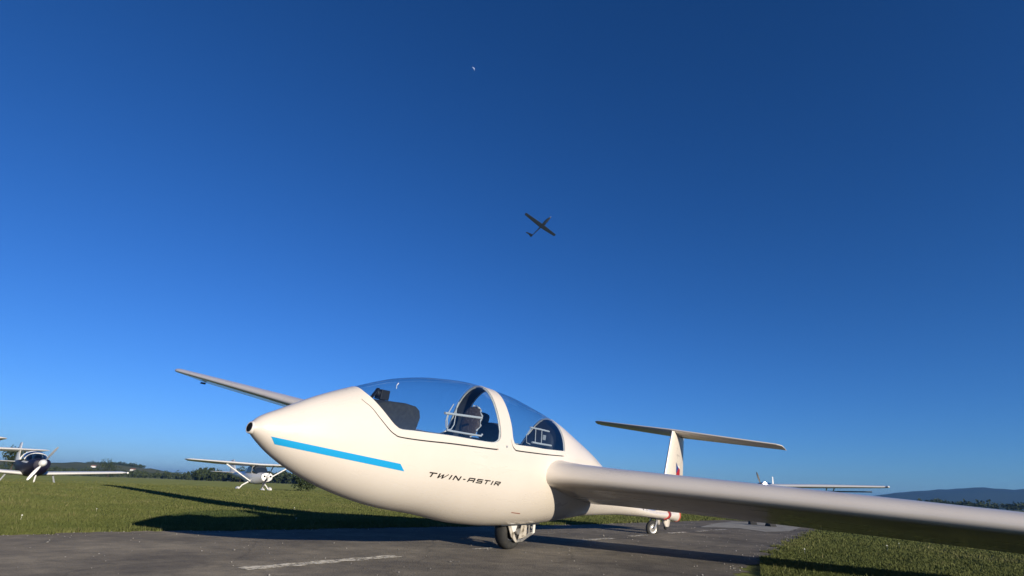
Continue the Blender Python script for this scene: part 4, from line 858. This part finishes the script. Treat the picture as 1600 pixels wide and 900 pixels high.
# ------------------------------------------------------------------ grass
def grass_mat(name, c1, c2, c3):
    m = bpy.data.materials.new(name); m.use_nodes = True; t = m.node_tree; p = t.nodes['Principled BSDF']
    p.inputs['Roughness'].default_value = .7; p.inputs['Specular IOR Level'].default_value = .15
    a = t.nodes.new('ShaderNodeAttribute'); a.attribute_name = 'tint'
    r = t.nodes.new('ShaderNodeValToRGB'); r.color_ramp.elements[0].color = (*c1, 1); r.color_ramp.elements[1].color = (*c3, 1); e = r.color_ramp.elements.new(.55); e.color = (*c2, 1)
    t.links.new(a.outputs['Fac'], r.inputs[0]); t.links.new(r.outputs[0], p.inputs['Base Color']); return m
GM = grass_mat('meadow_grass', (.072, .092, .024), (.115, .128, .038), (.18, .165, .075))
def edge_l(x): return pinterp(LEFT, x)
def edge_r(x): return pinterp(RIGHT, x)
def grass(name, n, a0, a1, r0, r1, seed, sideok, label, hbase=.07):
    rng = np.random.default_rng(seed); az = np.radians(rng.uniform(a0, a1, n)); r = 1 / rng.uniform(1 / r1, 1 / r0, n) 
    x = CAM.x + np.cos(az) * r; y = CAM.y + np.sin(az) * r
    j = .06 * np.sin(x * 7.3) + .05 * np.sin(x * 19) + .03 * np.sin(x * 47)
    if sideok == 'L': dist = y - edge_l(x) - j; k = (dist > 0) | (x > XEND + .1 * np.sin(y * 3)); dist = np.where(x > XEND, np.maximum(x - XEND, dist), dist)
    else: dist = edge_r(x) - y - j * 1.2; k = (dist > 0) | (x > XEND + .1 * np.sin(y * 3)); dist = np.where(x > XEND, np.maximum(x - XEND, dist), dist)
    k &= dist > 0
    x, y, r, dist = x[k], y[k], r[k], dist[k]; n = len(x)
    clump = .5 + .5 * np.sin(x * 1.7 + 2 * np.sin(y * .9)) * np.sin(y * 1.3 + 1.5 * np.sin(x * .7)); cl2 = .5 + .5 * np.sin(x * 6.1 + 3 * np.sin(y * 3.3)) * np.sin(y * 5.7 + seed)
    h = hbase * rng.uniform(.45, 1.15, n) * (.65 + .5 * clump + .35 * cl2) * (1 + .4 * np.exp(-dist / .25)) * (1 + np.clip((r - 15) / 60, 0, .8)); tall = rng.random(n) < .01; h[tall] *= 2.1
    wd = .0030 * (1 + r / 7) * rng.uniform(.7, 1.4, n)
    th = rng.uniform(0, 2 * PI, n); ln = h * rng.uniform(.1, .75, n); lt = rng.uniform(0, 2 * PI, n)
    z = zt(x, y); dx, dy = np.cos(th) * wd, np.sin(th) * wd
    b0 = np.stack([x - dx, y - dy, z - .004], 1); b1 = np.stack([x + dx, y + dy, z - .004], 1)
    tp_ = np.stack([x + np.cos(lt) * ln, y + np.sin(lt) * ln, z + h], 1)
    V = np.stack([b0, b1, tp_], 1).reshape(-1, 3).astype(np.float32); me = bpy.data.meshes.new(name)
    me.vertices.add(3 * n); me.vertices.foreach_set('co', V.reshape(-1)); me.loops.add(3 * n); me.loops.foreach_set('vertex_index', np.arange(3 * n, dtype=np.int32))
    me.polygons.add(n); me.polygons.foreach_set('loop_start', np.arange(0, 3 * n, 3, dtype=np.int32)); me.polygons.foreach_set('loop_total', np.full(n, 3, np.int32)); me.update(calc_edges=True)
    tint = np.clip(.15 + .35 * clump + .25 * cl2 + rng.normal(0, .08, n) + .15 * np.exp(-dist / .15) - .30 * np.exp(-((dist - .8) / .7) ** 2) * (.4 + .6 * clump) + .35 * tall, 0, 1); tint = np.repeat(tint, 3).astype(np.float32)
    at = me.attributes.new('tint', 'FLOAT', 'POINT'); at.data.foreach_set('value', tint); me.materials.append(GM)
    o = bpy.data.objects.new(name, me); COL.objects.link(o); tag(o, label, 'grass', kind='stuff'); return o
grass('grass', 1000000, -2, 105, 5.0, 75, 31, 'L', 'green meadow grass beyond the left edge of the taxiway', .030)
grass('grass', 700000, -38, 12, 2.6, 60, 32, 'R', 'green grass along the right edge of the taxiway under the near wing', .022)
# dandelion and daisy heads
fm = mat('pale_flower', (.75, .75, .65), .7)
def flowers(name, n, seed, label):
    rng = np.random.default_rng(seed); az = np.radians(rng.uniform(-25, 92, n * 2)); r = 1 / rng.uniform(1 / 40, 1 / 6.5, n * 2); x = CAM.x + np.cos(az) * r; y = CAM.y + np.sin(az) * r
    k = ((y > edge_l(x) + .1) | (y < edge_r(x) - .15)) & (x < 11 + 30 * (y > 3)); x, y, r = x[k][:n], y[k][:n], r[k][:n]; b = MB()
    for xx, yy, rr in zip(x, y, r):
        z = gz(xx, yy) + rng.uniform(.05, .085); s = rng.uniform(.0045, .008) * (1 + rr / 30); b.lathe((xx, yy, z), (rng.normal(0, .3), rng.normal(0, .3), 1), [(-s * .7, s * .3), (-s * .2, s), (s * .4, s * .8), (s * .8, s * .2)], 6); b.tube([(xx, yy, z - .08), (xx, yy, z - s * .5)], .0010, 3, False)
    o = b.build(name, fm, None, True); tag(o, label, 'flowers', kind='stuff')
flowers('flowers', 24, 5, 'scattered white flower heads in the meadow grass')
# pebbles and crumbs on the asphalt
rng = np.random.default_rng(9); b = MB()
for k in range(900):
    x = rng.uniform(-4.4, 9); l = edge_l(x); r_ = edge_r(x); y = rng.uniform(r_, l)
    if rng.random() < .45: y = (l - abs(rng.normal(0, .18))) if rng.random() < .5 else (r_ + abs(rng.normal(0, .18)))
    s = rng.uniform(.003, .009) * (1.6 if rng.random() < .06 else 1); c = np.array([x, y, .004 + s * .35]); pts = [c + np.array(q) * s * rng.uniform(.6, 1.2) for q in ((1, 0, 0), (0, 1, 0), (-1, 0, 0), (0, -1, 0), (0, 0, .8), (0, 0, -.5))]
    b.add(pts, [(0, 1, 4), (1, 2, 4), (2, 3, 4), (3, 0, 4), (1, 0, 5), (2, 1, 5), (3, 2, 5), (0, 3, 5)])
o = b.build('gravel', mat('pale_gravel', (.38, .36, .32), .9, noise=(3, (.2, .19, .17), .4, .6))); tag(o, 'loose pale stones on the worn asphalt', 'gravel', kind='stuff')

# ------------------------------------------------------------------ haze
hb = MB().box((0, 0, 61), (21000, 21000, 126)).build('haze', None or mat('x', (1, 1, 1)))
hz = bpy.data.materials.new('haze'); hz.use_nodes = True; t = hz.node_tree; t.nodes.clear()
o_ = t.nodes.new('ShaderNodeOutputMaterial'); pv_ = t.nodes.new('ShaderNodeVolumePrincipled'); pv_.inputs['Color'].default_value = (.22, .52, 1, 1); pv_.inputs['Density'].default_value = 1.25e-4; pv_.inputs['Anisotropy'].default_value = .2
t.links.new(pv_.outputs[0], o_.inputs['Volume']); hb.data.materials[0] = hz; tag(hb, kind='stuff'); hb['label'] = 'thin blue air over the whole airfield'; hb['category'] = 'haze'
